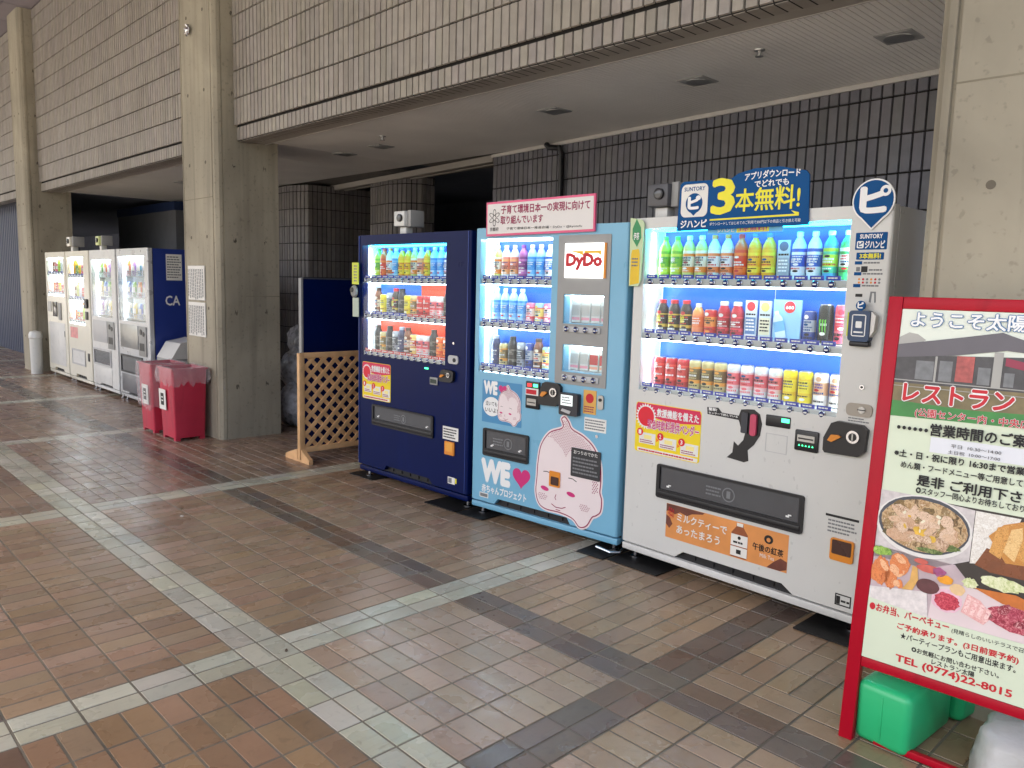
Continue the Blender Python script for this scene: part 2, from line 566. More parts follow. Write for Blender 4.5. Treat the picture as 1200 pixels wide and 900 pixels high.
def build_floor():
    bm = bmesh.new()
    lay = bm.loops.layers.float_color.new('tone')
    rr = random.Random(3)
    def tile(x0, y0, x1, y1, pal):
        c = rr.choice(PAL[pal])
        q = rr.uniform(0.90, 1.10)
        k_ = (1.16, 1.08, .96) if pal not in ('light', 'dark') else (.98, .96, .88) if pal == 'light' else (1.2, 1.08, .95)
        c = (c[0] * q * k_[0], c[1] * q * k_[1] * rr.uniform(.97, 1.03), c[2] * q * k_[2] * rr.uniform(.94, 1.06), 1)
        g, e = 0.0038, 0.0012
        dz = [rr.uniform(-.0005, .0005) for _ in range(4)]
        low = [bm.verts.new((x, y, -0.0025)) for x, y in ((x0 + g, y0 + g), (x1 - g, y0 + g), (x1 - g, y1 - g), (x0 + g, y1 - g))]
        top = [bm.verts.new((x, y, dz[i])) for i, (x, y) in enumerate(((x0 + g + e, y0 + g + e), (x1 - g - e, y0 + g + e), (x1 - g - e, y1 - g - e), (x0 + g + e, y1 - g - e)))]
        fs = [bm.faces.new(top)] + [bm.faces.new((low[i], low[(i + 1) % 4], top[(i + 1) % 4], top[i])) for i in range(4)]
        for f in fs:
            for lp in f.loops:
                lp[lay] = c
    # bands: x positions (in units of U from XB) and kinds
    xb = {26: 'light', 12: 'dark', 0: 'light', -26: 'light', -52: 'light', -78: 'light', -104: 'light', -130: 'light', -156: 'light'}
    yb = {-30: 'dark', -20: 'light', -10: 'dark', 0: 'light', 10: 'dark'}
    xs = sorted(xb)
    ys = sorted(yb)
    # band crossings and runs
    def band_x(i0, i1, j, kind):        # band along x between unit columns
        i = i0
        while i < i1:
            n = min(2, i1 - i)
            for r_ in (-1, 0):
                tile(XB + i * U, YB + (j + r_) * U, XB + (i + n) * U, YB + (j + r_ + 1) * U, kind)
            i += n
    def band_y(j0, j1, i, kind):
        j = j0
        while j < j1:
            n = min(2, j1 - j)
            for r_ in (-1, 0):
                tile(XB + (i + r_) * U, YB + j * U, XB + (i + r_ + 1) * U, YB + (j + n) * U, kind)
            j += n
    for j in ys:
        for a, b in zip(xs[:-1], xs[1:]):
            band_x(a + 1, b - 1, j, yb[j])
        for i in xs:
            kind = 'light' if (xb[i] == 'light') else yb[j]
            if xb[i] == 'light' and yb[j] == 'dark':
                for r_ in (-1, 0):
                    tile(XB + (i + r_) * U, YB + (j - 1) * U, XB + (i + r_ + 1) * U, YB + (j + 1) * U, 'light')
            else:
                for r_ in (-1, 0):
                    tile(XB + (i - 1) * U, YB + (j + r_) * U, XB + (i + 1) * U, YB + (j + r_ + 1) * U, kind)
    yfields = [(ys[k] + 1, ys[k + 1] - 1, k) for k in range(len(ys) - 1)] + [(ys[-1] + 1, ys[-1] + 33, len(ys) - 1)]
    for j0, j1, _ in yfields:
        for i in xs:
            band_y(j0, j1, i, xb[i])
    for fi, (a, b) in enumerate(zip(xs[:-1], xs[1:])):
        for j0, j1, k in yfields:
            last = k == len(ys) - 1
            alongx = (a == 0) and not last or (a in (-52, -104)) or (a == 12 and not last)
            pal = {0: 'pink', 12: 'tan', -26: 'brown'}.get(a, 'red')
            if a == 0 and k <= 2:
                pal = 'orange'
            if a == 0 and last:
                pal = 'tan'
            i0, i1 = a + 1, b - 1
            if a == 12 and last:            # one double row along x, then tiles running away
                for j in range(j0, j0 + 2):
                    for i in range(i0, i1, 2):
                        tile(XB + i * U, YB + j * U, XB + min(i + 2, i1) * U, YB + (j + 1) * U, pal)
                j0 += 2
            if alongx:
                for j in range(j0, j1):
                    for i in range(i0, i1, 2):
                        tile(XB + i * U, YB + j * U, XB + min(i + 2, i1) * U, YB + (j + 1) * U, pal)
            else:
                for i in range(i0, i1):
                    for j in range(j0, j1, 2):
                        tile(XB + i * U, YB + j * U, XB + (i + 1) * U, YB + min(j + 2, j1) * U, pal)
    bmesh.ops.recalc_face_normals(bm, faces=bm.faces[:])
    me = bpy.data.meshes.new('floor')
    bm.to_mesh(me)
    bm.free()
    me.materials.append(FLOORM)
    o = bpy.data.objects.new('floor', me)
    COL.objects.link(o)
    structure(o)
    g = G()
    g.box(XB - 160 * U, YB - 40 * U, -0.06, XB + 30 * U, YB + 60 * U, -0.0018, GROUT)
    structure(g.build('floor_bed', smooth=0))
build_floor()
g = G()
g.box(-150, -150, -0.3, 150, 150, -0.065, OUTM)
structure(g.build('ground', smooth=0))

# ------------------------------------------------------------------ concrete pillars
ROOF = 5.05
def pillar(x0, x1, label):
    y0, y1 = 2.88, 3.45
    t = thing('concrete_pillar', label, 'pillar', (x0, y0, 0), 0, 'concrete pillars of the arcade')
    w, d = x1 - x0, y1 - y0
    # cross-section with a rebate near both front corners
    P = [(0, 0.07), (0.004, 0.03), (0.03, 0.004), (0.055, 0), (0.058, 0.012), (0.068, 0.012), (0.071, 0),
         (w - 0.071, 0), (w - 0.068, 0.012), (w - 0.058, 0.012), (w - 0.055, 0), (w - 0.03, 0.004), (w - 0.004, 0.03), (w, 0.055),
         (w - 0.010, 0.058), (w - 0.010, 0.066), (w, 0.069), (w, d), (0, d)]
    g = G()
    g.prism(P, 0, ROOF, 'z', CONC)
    g.build('shaft', t, smooth=30)
    h = G()
    rr = random.Random(int(x0 * 10))
    for z in (0.45, 1.10, 1.72, 2.35, 2.95, 3.6, 4.2):       # form-tie holes
        for yy in (0.16, 0.44):
            h.prism([(yy + 0.015 * math.cos(a * 0.524), z + 0.04 * rr.random() + 0.015 * math.sin(a * 0.524)) for a in range(12)], w, w + 0.0012, 'x', CONC_D)
        for xx in (0.2, w - 0.2):
            h.prism([(xx + 0.015 * math.cos(a * 0.524), z + 0.05 + 0.015 * math.sin(a * 0.524)) for a in range(12)], -0.0012, 0, 'y', CONC_D)
    h.build('tie_hole', t, smooth=0)
    j = G()
    j.box(w - 0.0005, 0.25, 1.26, w + 0.0012, d, 1.266, CONC_L)
    j.box(0.07, -0.0012, 2.1, w - 0.07, 0.0005, 2.106, CONC_L)
    j.build('pour_joint', t, smooth=0)
    return t
pillar(-13.6, -12.95, 'far concrete pillar left of the row of bright vending machines')
pillar(-7.38, -6.64, 'central concrete pillar standing behind the two red bins')
pillar(-1.0, -0.3, 'close concrete pillar behind the red framed restaurant sign')

# metal anchor high on the central pillar, two papers taped to it
g = G()
for k in range(7):
    a = k * 0.9
    g.tube([(0, 0, 0), (0.05 * math.cos(a), -0.03, 0.05 * math.sin(a))], 0.008, CHROME, 6)
g.ball((0, -0.02, 0), 0.03, 0.025, 0.03, CHROME, 10, 6)
o = g.build('wall_anchor')
o.location = (-7.10, 2.879, 3.53)
tag(o, 'small shiny metal anchor high on the central concrete pillar', 'anchor')
for k, (z0, z1, lab) in enumerate(((1.215, 1.52, 'upper of two glossy printed sheets taped to the central pillar'), (0.89, 1.195, 'lower of two glossy printed sheets taped to the central pillar'))):
    g = G()
    nx = 14
    for i in range(nx):
        xa, xb_ = -0.19 + 0.38 * i / nx, -0.19 + 0.38 * (i + 1) / nx
        wv = lambda q: -0.006 - 0.004 * math.sin(q * 40 + k)
        g.face([(xa, wv(xa), z0), (xb_, wv(xb_), z0), (xb_, wv(xb_), z1), (xa, wv(xa), z1)], PAPER)
        g.face([(xa, -0.001, z0), (xb_, -0.001, z0), (xb_, -0.001, z1), (xa, -0.001, z1)], PAPER)
    rr = random.Random(k)
    for c in range(9):
        zz = z1 - 0.03
        while zz > z0 + 0.03:
            l = rr.uniform(0.012, 0.03)
            g.box(-0.165 + c * 0.039, -0.0125, zz - l, -0.153 + c * 0.039, -0.0118, zz, INKG)
            zz -= l + 0.006
    o = g.build('notice_sheet')
    o.location = (-7.08, 2.879, 0)
    tag(o, lab, 'notice')

# ------------------------------------------------------------------ tiled walls
TW, TH = 0.064, 0.2215
def tile_wall(name, x0, x1, rows, y, label, cat='wall', base_col=(.30, .27, .235), jitter=0.10, depth=0.012, M=None, thick=0.25, gap=0.0078, seed=1, under=False):
    """rows: list of (z0,z1,recess); tiles on the plane y facing -y, on a dark bed"""
    bm = bmesh.new()
    lay = bm.loops.layers.float_color.new('tone')
    rr = random.Random(seed)
    def add(P, c, mi):
        f = bm.faces.new([bm.verts.new(p) for p in P])
        f.material_index = mi
        for lp in f.loops:
            lp[lay] = c
    n = max(1, round((x1 - x0) / TW))
    w = (x1 - x0) / n
    for z0, z1, rec in rows:
        yy = y + rec
        for i in range(n):
            q = rr.uniform(1 - jitter, 1 + jitter)
            c = (base_col[0] * q, base_col[1] * q * rr.uniform(.98, 1.02), base_col[2] * q * rr.uniform(.96, 1.04), 1)
            xa, xb_ = x0 + i * w + gap / 2, x0 + (i + 1) * w - gap / 2
            za, zb = z0 + gap / 2, z1 - gap / 2
            e = 0.0025
            t = rr.uniform(-.0007, .0007)
            B = [(xa, yy + depth, za), (xb_, yy + depth, za), (xb_, yy + depth, zb), (xa, yy + depth, zb)]
            T = [(xa + e, yy + t, za + e), (xb_ - e, yy - t, za + e), (xb_ - e, yy - t, zb - e), (xa + e, yy + t, zb - e)]
            add(T, c, 0)
            for k in range(4):
                add([B[k], B[(k + 1) % 4], T[(k + 1) % 4], T[k]], c, 0)
    zlo, zhi = rows[0][0], rows[-1][1]
    if under:                                            # tiles that return under the lintel
        for i in range(n):
            q = rr.uniform(1 - jitter, 1 + jitter)
            c = (base_col[0] * q, base_col[1] * q, base_col[2] * q, 1)
            xa, xb_ = x0 + i * w + gap / 2, x0 + (i + 1) * w - gap / 2
            ya, ye = y + rows[0][2] + depth + .004, y + thick - .004
            add([(xa, ya, zlo - .003), (xb_, ya, zlo - .003), (xb_, ye, zlo - .003), (xa, ye, zlo - .003)], c, 0)
            add([(xa, ya, zlo), (xb_, ya, zlo), (xb_, ya, zlo - .003), (xa, ya, zlo - .003)], c, 0)
    yb_ = y + depth + max(r_[2] for r_ in rows) - 0.001
    P = [(x, yv, z) for z in (zlo, zhi) for yv in (yb_, y + thick) for x in (x0, x1)]
    for q in ((0, 2, 3, 1), (4, 5, 7, 6), (0, 1, 5, 4), (2, 6, 7, 3), (0, 4, 6, 2), (1, 3, 7, 5)):
        add([P[i] for i in q], (.04, .035, .03, 1), 1)
    bmesh.ops.recalc_face_normals(bm, faces=bm.faces[:])
    if M:
        bmesh.ops.transform(bm, matrix=M, verts=bm.verts[:])
    me = bpy.data.meshes.new(name)
    bm.to_mesh(me)
    bm.free()
    me.materials.append(TILE)
    me.materials.append(TILE_B)
    o = bpy.data.objects.new(name, me)
    COL.objects.link(o)
    if label:
        tag(o, label, cat)
    return o
YF = 3.045
rows = [(2.578, 2.695, 0.022)]
z = 2.700
while z < ROOF:
    rows.append((z, min(z + TH, ROOF), 0.0))
    z += TH
FAC = 'upper facade of narrow beige upright tiles '
tile_wall('tiled_facade', -6.635, -1.005, rows, YF, FAC + 'above the three nearest vending machines', seed=1, thick=0.165, under=True)
tile_wall('tiled_facade', -12.945, -7.385, rows, YF, FAC + 'above the far row of bright machines', seed=2, thick=0.165, under=True)
tile_wall('tiled_facade', -30, -13.605, rows, YF, FAC + 'beyond the far concrete pillar', seed=3, thick=0.165, under=True)

# corrugated wall beyond the far pillar
g = G()
x = -24.0
P = []
while x < -13.6:
    P += [(x, 3.45), (x + 0.05, 3.45), (x + 0.07, 3.41), (x + 0.12, 3.41)]
    x += 0.14
P += [(x, 3.45), (x, 3.6), (-24, 3.6)]
g.prism(P, 0, 2.6, 'z', CORR)
o = g.build('corrugated_wall', smooth=0)
tag(o, 'dark blue grey corrugated wall beyond the far concrete pillar', 'wall')

# ------------------------------------------------------------------ soffits
def soffit(x0, x1, label):
    t = thing('soffit', label, 'ceiling', (0, 0, 0))
    g = G()
    g.box(x0, 3.220, 2.586, x1, 3.325, 2.66, PLAS)
    g.build('plaster_margin', t, smooth=0)
    g = G()
    g.box(x0, 3.325, 2.584, x1, 3.337, 2.66, TRIM)
    g.build('edge_trim', t, smooth=0)
    g = G()
    g.box(x0, 3.2115, 2.582, x1, 3.2185, 2.66, TRIM)
    g.build('edge_trim', t, smooth=0)
    g = G()
    x = x0
    while x < x1:
        g.box(x, 3.3375, 2.606, min(x + 0.027, x1), 4.96, 2.62, SOFF)
        x += 0.031
    g.build('louvre', t, smooth=0)
    g = G()
    g.box(x0, 3.345, 2.62, x1, 5.6, 2.68, SOFF_D)
    g.build('backing', t, smooth=0)
soffit(-6.635, -0.3, 'striped metal soffit over the three nearest vending machines')
soffit(-12.94, -7.385, 'striped metal soffit over the far row of bright machines')
# wall that leans slightly away behind the near machines, with the trim beam that continues its line
KA = math.atan(0.10)
BWM = Matrix.Translation((-1.5, 4.60, 0)) @ Matrix.Rotation(-KA, 4, 'Z')
rows = []
z = 2.585
while z > 0:
    z0 = max(0.0, z - 0.21)
    if z == 2.585:
        z0 = 2.505
    rows.insert(0, (z0, z, 0))
    z = z0
tile_wall('tiled_back_wall', -4.02, 1.6, rows, 0, 'dark tiled back wall behind the blue and white vending machines', base_col=(.160, .158, .178), M=BWM, seed=4, jitter=0.14)
g = G()
g.box(-8.6, 0.0, 2.545, -4.03, 0.05, 2.604, PLAS)
g.box(-8.6, 0.051, 2.56, -4.03, 0.14, 2.604, SOFF_D)
g.box(-8.6, 0.141, 2.55, -4.03, 0.19, 2.604, PLAS)
o = g.transform(BWM).build('ceiling_trim_beam', smooth=0)
tag(o, 'thin double trim beam along the rear edge of the soffit', 'beam')
g = G()
g.box(-4.02, -0.022, 2.575, 1.6, -0.002, 2.603, TRIM)
o = g.transform(BWM).build('wall_trim', smooth=0)
tag(o, 'thin pale trim strip along the top of the dark tiled back wall', 'trim')
# pipe on the back wall
g = G()
g.tube([(-3.03, -0.035, 0.3), (-3.03, -0.035, 2.50), (-3.045, -0.05, 2.545), (-3.16, -0.06, 2.56), (-3.20, -0.06, 2.59)], 0.024, BLACK, 10)
o = g.transform(BWM).build('drain_pipe')
tag(o, 'black drain pipe running up the dark tiled back wall', 'pipe')
# faceted tile column and pier left of the wall
def tile_column(name, poly, label, base):
    """tiled prism: poly listed anticlockwise seen from above"""
    t = thing(name, label, 'column', (0, 0, 0))
    n = len(poly)
    for i in range(n):
        a, b = Vector(poly[i]), Vector(poly[(i + 1) % n])
        L = (b - a).length
        ang = math.atan2((b - a).y, (b - a).x)
        M = Matrix.Translation((a.x, a.y, 0)) @ Matrix.Rotation(ang, 4, 'Z')
        o = tile_wall('tiled_face', 0, L, rows, 0, None, base_col=base, M=M, seed=20 + i, thick=0.03, jitter=0.14)
        o.parent = t
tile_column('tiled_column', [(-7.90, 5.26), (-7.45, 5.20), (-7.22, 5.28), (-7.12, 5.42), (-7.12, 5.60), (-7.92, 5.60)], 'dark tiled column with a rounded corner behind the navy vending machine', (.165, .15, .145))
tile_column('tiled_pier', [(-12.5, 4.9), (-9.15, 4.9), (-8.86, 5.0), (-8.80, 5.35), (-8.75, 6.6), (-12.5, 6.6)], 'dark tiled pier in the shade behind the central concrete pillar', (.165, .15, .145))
g = G()
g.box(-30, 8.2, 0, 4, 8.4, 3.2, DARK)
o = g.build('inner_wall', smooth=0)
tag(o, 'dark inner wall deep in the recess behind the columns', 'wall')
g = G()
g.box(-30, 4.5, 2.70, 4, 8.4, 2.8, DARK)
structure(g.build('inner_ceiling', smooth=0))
g = G()  # end walls and gap fillers added to stop light leaking into the recess
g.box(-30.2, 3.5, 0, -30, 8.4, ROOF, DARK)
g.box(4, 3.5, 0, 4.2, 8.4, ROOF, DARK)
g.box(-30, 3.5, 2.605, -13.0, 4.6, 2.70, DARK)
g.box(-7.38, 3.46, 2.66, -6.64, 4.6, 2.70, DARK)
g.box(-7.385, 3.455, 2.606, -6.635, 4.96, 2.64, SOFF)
structure(g.build('light_leak_seals', smooth=0))
g = G()
g.box(-15.2, 4.8, 0, -12.55, 4.95, 2.45, mat('dark panel', (112, 114, 120), 0.7, var=0.08))
g.box(-15.2, 4.78, 2.45, -12.55, 4.95, 2.58, mat('dark blue fascia', (34, 52, 92), 0.6, var=0.05))
o = g.build('dark_panel_wall', smooth=0)
tag(o, 'dark panel wall with a blue fascia behind the far bright machines', 'wall')

# roof over the arcade, right end cut short to let in side light
g = G()
g.box(-30, -3.6, ROOF + 0.02, .8, 9, ROOF + 0.3, CEIL)
xx = -30.0
while xx < .6:
    yy = -3.6
    while yy < 3.0:
        g.box(xx + 0.006, yy + 0.006, ROOF, xx + 0.894, min(yy + 0.894, 3.04), ROOF + 0.021, CEIL)
        yy += 0.9
    xx += 0.9
structure(g.build('ceiling', smooth=0))

# soffit fittings
def downlight(x, y, label, r=0.085):
    t = thing('downlight', label, 'downlight', (x, y, 2.606), 0, 'downlights in the soffits')
    g = G()
    g.box(-r, -r, -0.007, r, r, 0.0, GREYP, 0.003)
    g.build('square_plate', t)
    g = G()
    g.lathe([(r * 0.80, -0.0075, STEEL), (r * 0.78, -0.011, STEEL), (r * 0.66, -0.0085, STEEL)], 24)
    g.build('ring', t)
    g = G()
    g.lathe([(r * 0.66, -0.0082, SMOKE), (r * 0.4, -0.0078, SMOKE), (0.01, -0.0076, SMOKE)], 24)
    g.build('diffuser', t)
def sprinkler(x, y, label):
    g = G()
    g.lathe([(0.028, 0, STEEL), (0.026, -0.006, STEEL), (0.010, -0.008, STEEL), (0.009, -0.028, STEEL), (0.020, -0.030, STEEL), (0.020, -0.034, STEEL)], 14)
    o = g.build('sprinkler_head')
    o.location = (x, y, 2.606)
    tag(o, label, 'sprinkler', 'sprinkler heads in the soffit')
downlight(-1.53, 3.92, 'square unlit downlight nearest to the close concrete pillar')
downlight(-2.66, 3.99, 'square unlit downlight above the white vending machine')
downlight(-3.82, 4.03, 'square unlit downlight above the light blue vending machine')
downlight(-5.97, 4.09, 'square unlit downlight beyond the sprinkler nearest the central pillar')
downlight(-6.60, 4.11, 'square unlit downlight just right of the central pillar')
downlight(-10.2, 4.0, 'square unlit downlight in the far soffit, left one')
downlight(-8.6, 4.0, 'square unlit downlight in the far soffit, middle one')
downlight(-7.8, 3.75, 'square unlit downlight in the far soffit, nearest the central pillar')
sprinkler(-2.11, 3.69, 'small dark sprinkler head in the soffit near the close pillar')
sprinkler(-5.56, 3.82, 'small dark sprinkler head in the soffit near the central pillar')

# ------------------------------------------------------------------ drink and snack samples
ORD = ['first', 'second', 'third', 'fourth', 'fifth', 'sixth', 'seventh', 'eighth', 'ninth', 'tenth', 'eleventh', 'twelfth', 'thirteenth', 'fourteenth']
SC = {}
def cmat(c, rough=0.32, tr=0.0):
    key = 'print %d %d %d %s' % (*c, tr)
    return mat(key, c, rough, var=0.0, coat=0.15)
PRN = random.Random(77)
def prints(g, r, z0, z1, cols, rows=4):
    """printed marks wrapped round the front of a label: a badge and rows of short strokes"""
    h = (z1 - z0) / rows
    bad = PRN.randrange(rows)
    for j in range(rows):
        zc = z0 + h * (j + .5)
        m = PRN.choice(cols)
        if j == bad:
            a0 = -math.pi / 2 + PRN.uniform(-.25, .25)
            P = []
            for q in range(14):
                a = 2 * math.pi * q / 14
                an = a0 + .42 * math.cos(a)
                P.append((r * math.cos(an), r * math.sin(an), zc + h * .46 * math.sin(a)))
            c = g.bm.verts.new((r * math.cos(a0), r * math.sin(a0), zc))
            vs = [g.bm.verts.new(p) for p in P]
            for q in range(14):
                g.bm.faces.new((c, vs[q], vs[(q + 1) % 14])).material_index = g.mi(m)
            continue
        a = -math.pi / 2 - PRN.uniform(.5, 1.0)
        end = -math.pi / 2 + PRN.uniform(.5, 1.0)
        hh = h * PRN.uniform(.18, .40)
        while a < end:
            w = PRN.uniform(.06, .20)
            g.face([(r * math.cos(q), r * math.sin(q), zc + s_ * hh) for q, s_ in ((a, -1), (a + w, -1), (a + w, 1), (a, 1))], m)
            a += w + PRN.uniform(.03, .09)
def sample_meshes(shape, body, label, cap, acc):
    """returns list of (part name, mesh) - the first one is the body"""
    key = (shape, body, label, cap, acc)
    if key in SC:
        return SC[key]
    b, l, c, a = cmat(body), cmat(label), cmat(cap), cmat(acc)
    lum = sum(label) / 3
    pc = [INKW, INKW, a, c] if lum < 150 else [INKB, c, INKR, TEAL]
    sil = STEEL
    parts = []
    def add(nm, g):
        o = g.build(nm, smooth=40)
        parts.append((nm, o.data))
        bpy.data.objects.remove(o)
    if shape == 'pet':
        g = G(); r = 0.0305
        g.lathe([(r * .86, 0, b), (r, .006, b), (r, .03, b), (r, .135, b), (r * .93, .150, b), (r * .62, .170, b), (.0125, .181, b), (.0125, .188, b)], 16); add('bottle_body', g)
        g = G(); e = r + .0008
        g.lathe([(e, .028, a), (e, .055, l), (e, .105, a), (e, .118, l), (e, .132, l)], 16, caps=False); prints(g, e + .0009, .058, .104, pc, 4); prints(g, e + .0009, .030, .052, [INKW, INKR, INKB], 2); add('label', g)
        g = G(); g.lathe([(.0145, .186, c), (.0145, .203, c), (.012, .205, c)], 14); add('cap', g)
    elif shape == 'petS':
        g = G(); r = 0.030
        g.lathe([(r * .88, 0, b), (r, .006, b), (r, .095, b), (r * .9, .11, b), (r * .6, .125, b), (.0125, .133, b)], 16); add('bottle_body', g)
        g = G(); e = r + .0008
        g.lathe([(e, .015, a), (e, .035, l), (e, .085, a), (e, .092, a)], 16, caps=False); prints(g, e + .0009, .037, .083, pc, 4); add('label', g)
        g = G(); g.lathe([(.0145, .131, c), (.0145, .147, c), (.012, .149, c)], 14); add('cap', g)
    elif shape in ('can', 'slim', 'tall', 'bcan'):
        r, h = {'can': (.031, .122), 'slim': (.0265, .133), 'tall': (.0305, .165), 'bcan': (.030, .120)}[shape]
        g = G()
        prof = [(r * .8, 0, sil), (r * .97, .004, b), (r, .008, b), (r, h * .22, a), (r, h * .34, l), (r, h * .72, a), (r, h * .78, b), (r, h * .93, b)]
        if shape == 'bcan':
            prof += [(r * .95, h, b), (.019, h + .022, b), (.019, h + .026, b)]
        else:
            prof += [(r * .88, h * .985, sil), (r * .86, h, sil)]
        g.lathe(prof, 16); prints(g, r + .0009, h * .36, h * .70, pc, 4); prints(g, r + .0009, h * .10, h * .30, [INKW, l, INKB], 2); prints(g, r + .0009, h * .74, h * .90, [INKW, l, c], 1); add('can_body', g)
        g = G()
        if shape == 'bcan':
            g.lathe([(.020, h + .024, c), (.020, h + .040, c), (.017, h + .043, c)], 14); add('cap', g)
        else:
            g.lathe([(r * .80, h - .001, sil), (r * .78, h + .0008, sil)], 14)
            g.box(-.008, -.012, h + .0008, .008, .006, h + .0018, sil); add('lid', g)
    elif shape == 'card':
        g = G(); g.box(-.029, -.004, 0, .029, .004, .172, b); add('card_panel', g)
        g = G(); g.box(-.026, -.0052, .018, .026, -.0042, .095, l); g.box(-.026, -.0052, .006, .026, -.0042, .015, a)
        lines(g, -.022, .03, .022, .09, 4, -.006, PRN.choice([INKW, INKB]), PRN.randrange(99)); lines(g, -.024, .1, .024, .118, 1, -.0052, INKB, 4); add('label', g)
        g = G(); g.disc(0, .145, .021, -.0054, c); add('badge', g)
    elif shape == 'wide':
        g = G(); g.box(-.066, -.004, 0, .066, .004, .180, b); add('card_panel', g)
        g = G()
        M_ = Matrix.Translation((-.018, -.012, .01)) @ Matrix.Rotation(R(-14), 4, 'Y')
        g.lathe([(.024, 0, l), (.025, .03, a), (.025, .075, l), (.022, .09, l), (.010, .108, INKW), (.010, .122, INKW)], 14)
        bmesh.ops.scale(g.bm, vec=(1, .25, 1), verts=g.bm.verts[:]); g.transform(M_); add('bottle_picture', g)
        g = G(); g.disc(.012, .148, .026, -.0058, c); text_into(g, '600', (-.006, .139, .032, .153), -.0062, INKW, .03); add('badge', g)
    elif shape == 'pack':
        g = G(); w, h, d = .05, .13, .018
        for sgn in (-1, 1):
            nx = 6
            grid = [[(w * (2 * i / nx - 1), sgn * d * math.sin(math.pi * i / nx) * math.sin(math.pi * j / nx) ** .6, h * j / nx) for i in range(nx + 1)] for j in range(nx + 1)]
            for j in range(nx):
                for i in range(nx):
                    g.face([grid[j][i], grid[j][i + 1], grid[j + 1][i + 1], grid[j + 1][i]], a if j in (2, 3) and 0 < i < 5 else (l if j > 3 else b))
        add('bag', g)
    elif shape == 'carton':
        g = G(); g.box(-.027, -.02, 0, .027, .02, .105, b, .0015); add('carton_body', g)
        g = G(); g.box(-.0255, -.0212, .03, .0255, -.0204, .075, l); g.box(-.0255, -.0212, .01, .0255, -.0204, .022, a); add('label', g)
    SC[key] = parts
    return parts

def put_sample(root, spec, u, v, z, label, group, scale=1.0, simple=False, txt=None):
    shape, body, lab, cap, acc, desc = spec[:6]
    parts = sample_meshes(shape, body, lab, cap, acc)
    cat = {'pet': 'bottle', 'petS': 'bottle', 'bcan': 'can', 'can': 'can', 'slim': 'can', 'tall': 'can', 'card': 'display card', 'wide': 'display card', 'pack': 'snack', 'carton': 'carton'}[shape]
    nm = {'bottle': 'drink_bottle', 'can': 'drink_can', 'display card': 'display_card', 'snack': 'snack_bag', 'carton': 'drink_carton'}[cat]
    o = bpy.data.objects.new(nm, parts[0][1])
    COL.objects.link(o)
    o.location = root.matrix_basis @ Vector((u, v, z))
    o.rotation_euler = root.rotation_euler
    sc = scale if not isinstance(scale, (int, float)) else (scale, scale, scale)
    o.scale = sc
    tag(o, label, cat, group)
    if not simple:
        for pn, me in parts[1:]:
            p = bpy.data.objects.new(pn, me)
            COL.objects.link(p)
            p.parent = o
        if len(spec) > 6 and spec[6]:
            body_, col_, (u0, z0, u1, z1) = spec[6]
            tk = ('t', body_, spec[0], col_.name)
            if tk not in SC:
                g = G()
                text_into(g, body_, (u0, z0, u1, z1), -.0335 if shape in ('pet', 'petS', 'can', 'tall', 'bcan') else (-.0285 if shape == 'slim' else -.006), col_, .02)
                ob = g.build('lettering', smooth=0, weld=False)
                SC[tk] = ob.data
                bpy.data.objects.remove(ob)
            p = bpy.data.objects.new('lettering', SC[tk])
            COL.objects.link(p)
            p.parent = o
    return o

# ------------------------------------------------------------------ vending machines
def foot(g, u, v):
    g.lathe([(.028, .006, CHROME), (.028, .012, CHROME), (.012, .016, CHROME), (.010, .06, CHROME), (.010, .066, CHROME)], 14, (u, v, 0))

BTN_ME, TAG_ME = {}, {}
def button_mesh():
    if 'b' not in BTN_ME:
        g = G()
        g.lathe([(.0165, 0, CHROME), (.0165, .006, CHROME), (.013, .0095, BTN), (.0095, .0125, BTN), (.004, .0140, BTN)], 14)
        g.transform(Matrix.Rotation(R(90), 4, 'X'))
        g.box(-.006, -.0155, -.003, .008, -.013, .002, INKW)
        o = g.build('select_button')
        BTN_ME['b'] = o.data
        bpy.data.objects.remove(o)
    return BTN_ME['b']
def tag_mesh(m, w):
    k = (m.name, round(w, 4))
    if k not in TAG_ME:
        g = G()
        g.box(-w / 2, 0, 0, w / 2, .004, .019, m, .001)
        lines(g, -w * .36, .004, w * .36, .016, 1, -.0008, INKW, 5)
        o = g.build('price_tag')
        TAG_ME[k] = o.data
        bpy.data.objects.remove(o)
    return TAG_ME[k]
def shelf(t, u0, u1, z0, n, tagcols, b0, b1, rail=GREYL):
    """selection rail: bar with a button and a price tag for each column"""
    g = G()
    g.box(u0, .012, z0, u1, .04, z0 + .031, rail, .004)
    g.box(u0, .03, z0 + .026, u1, .15, z0 + .034, INNER)
    g.build('selection_rail', t)
    g = G()
    g.box(u0 + .01, .045, z0 - .008, u1 - .01, .06, z0 - .002, LAMP)
    g.build('shelf_lamp', t)
    w = (b1 - b0) / (n - 1)
    for i in range(n):
        u = b0 + i * w
        m = bpy.data.objects.new('select_button', button_mesh())
        COL.objects.link(m); m.parent = t; m.location = (u, .012, z0 + .014)
        m = bpy.data.objects.new('price_tag', tag_mesh(tagcols(i), w * .86))
        COL.objects.link(m); m.parent = t; m.location = (u, .018, z0 + .031)

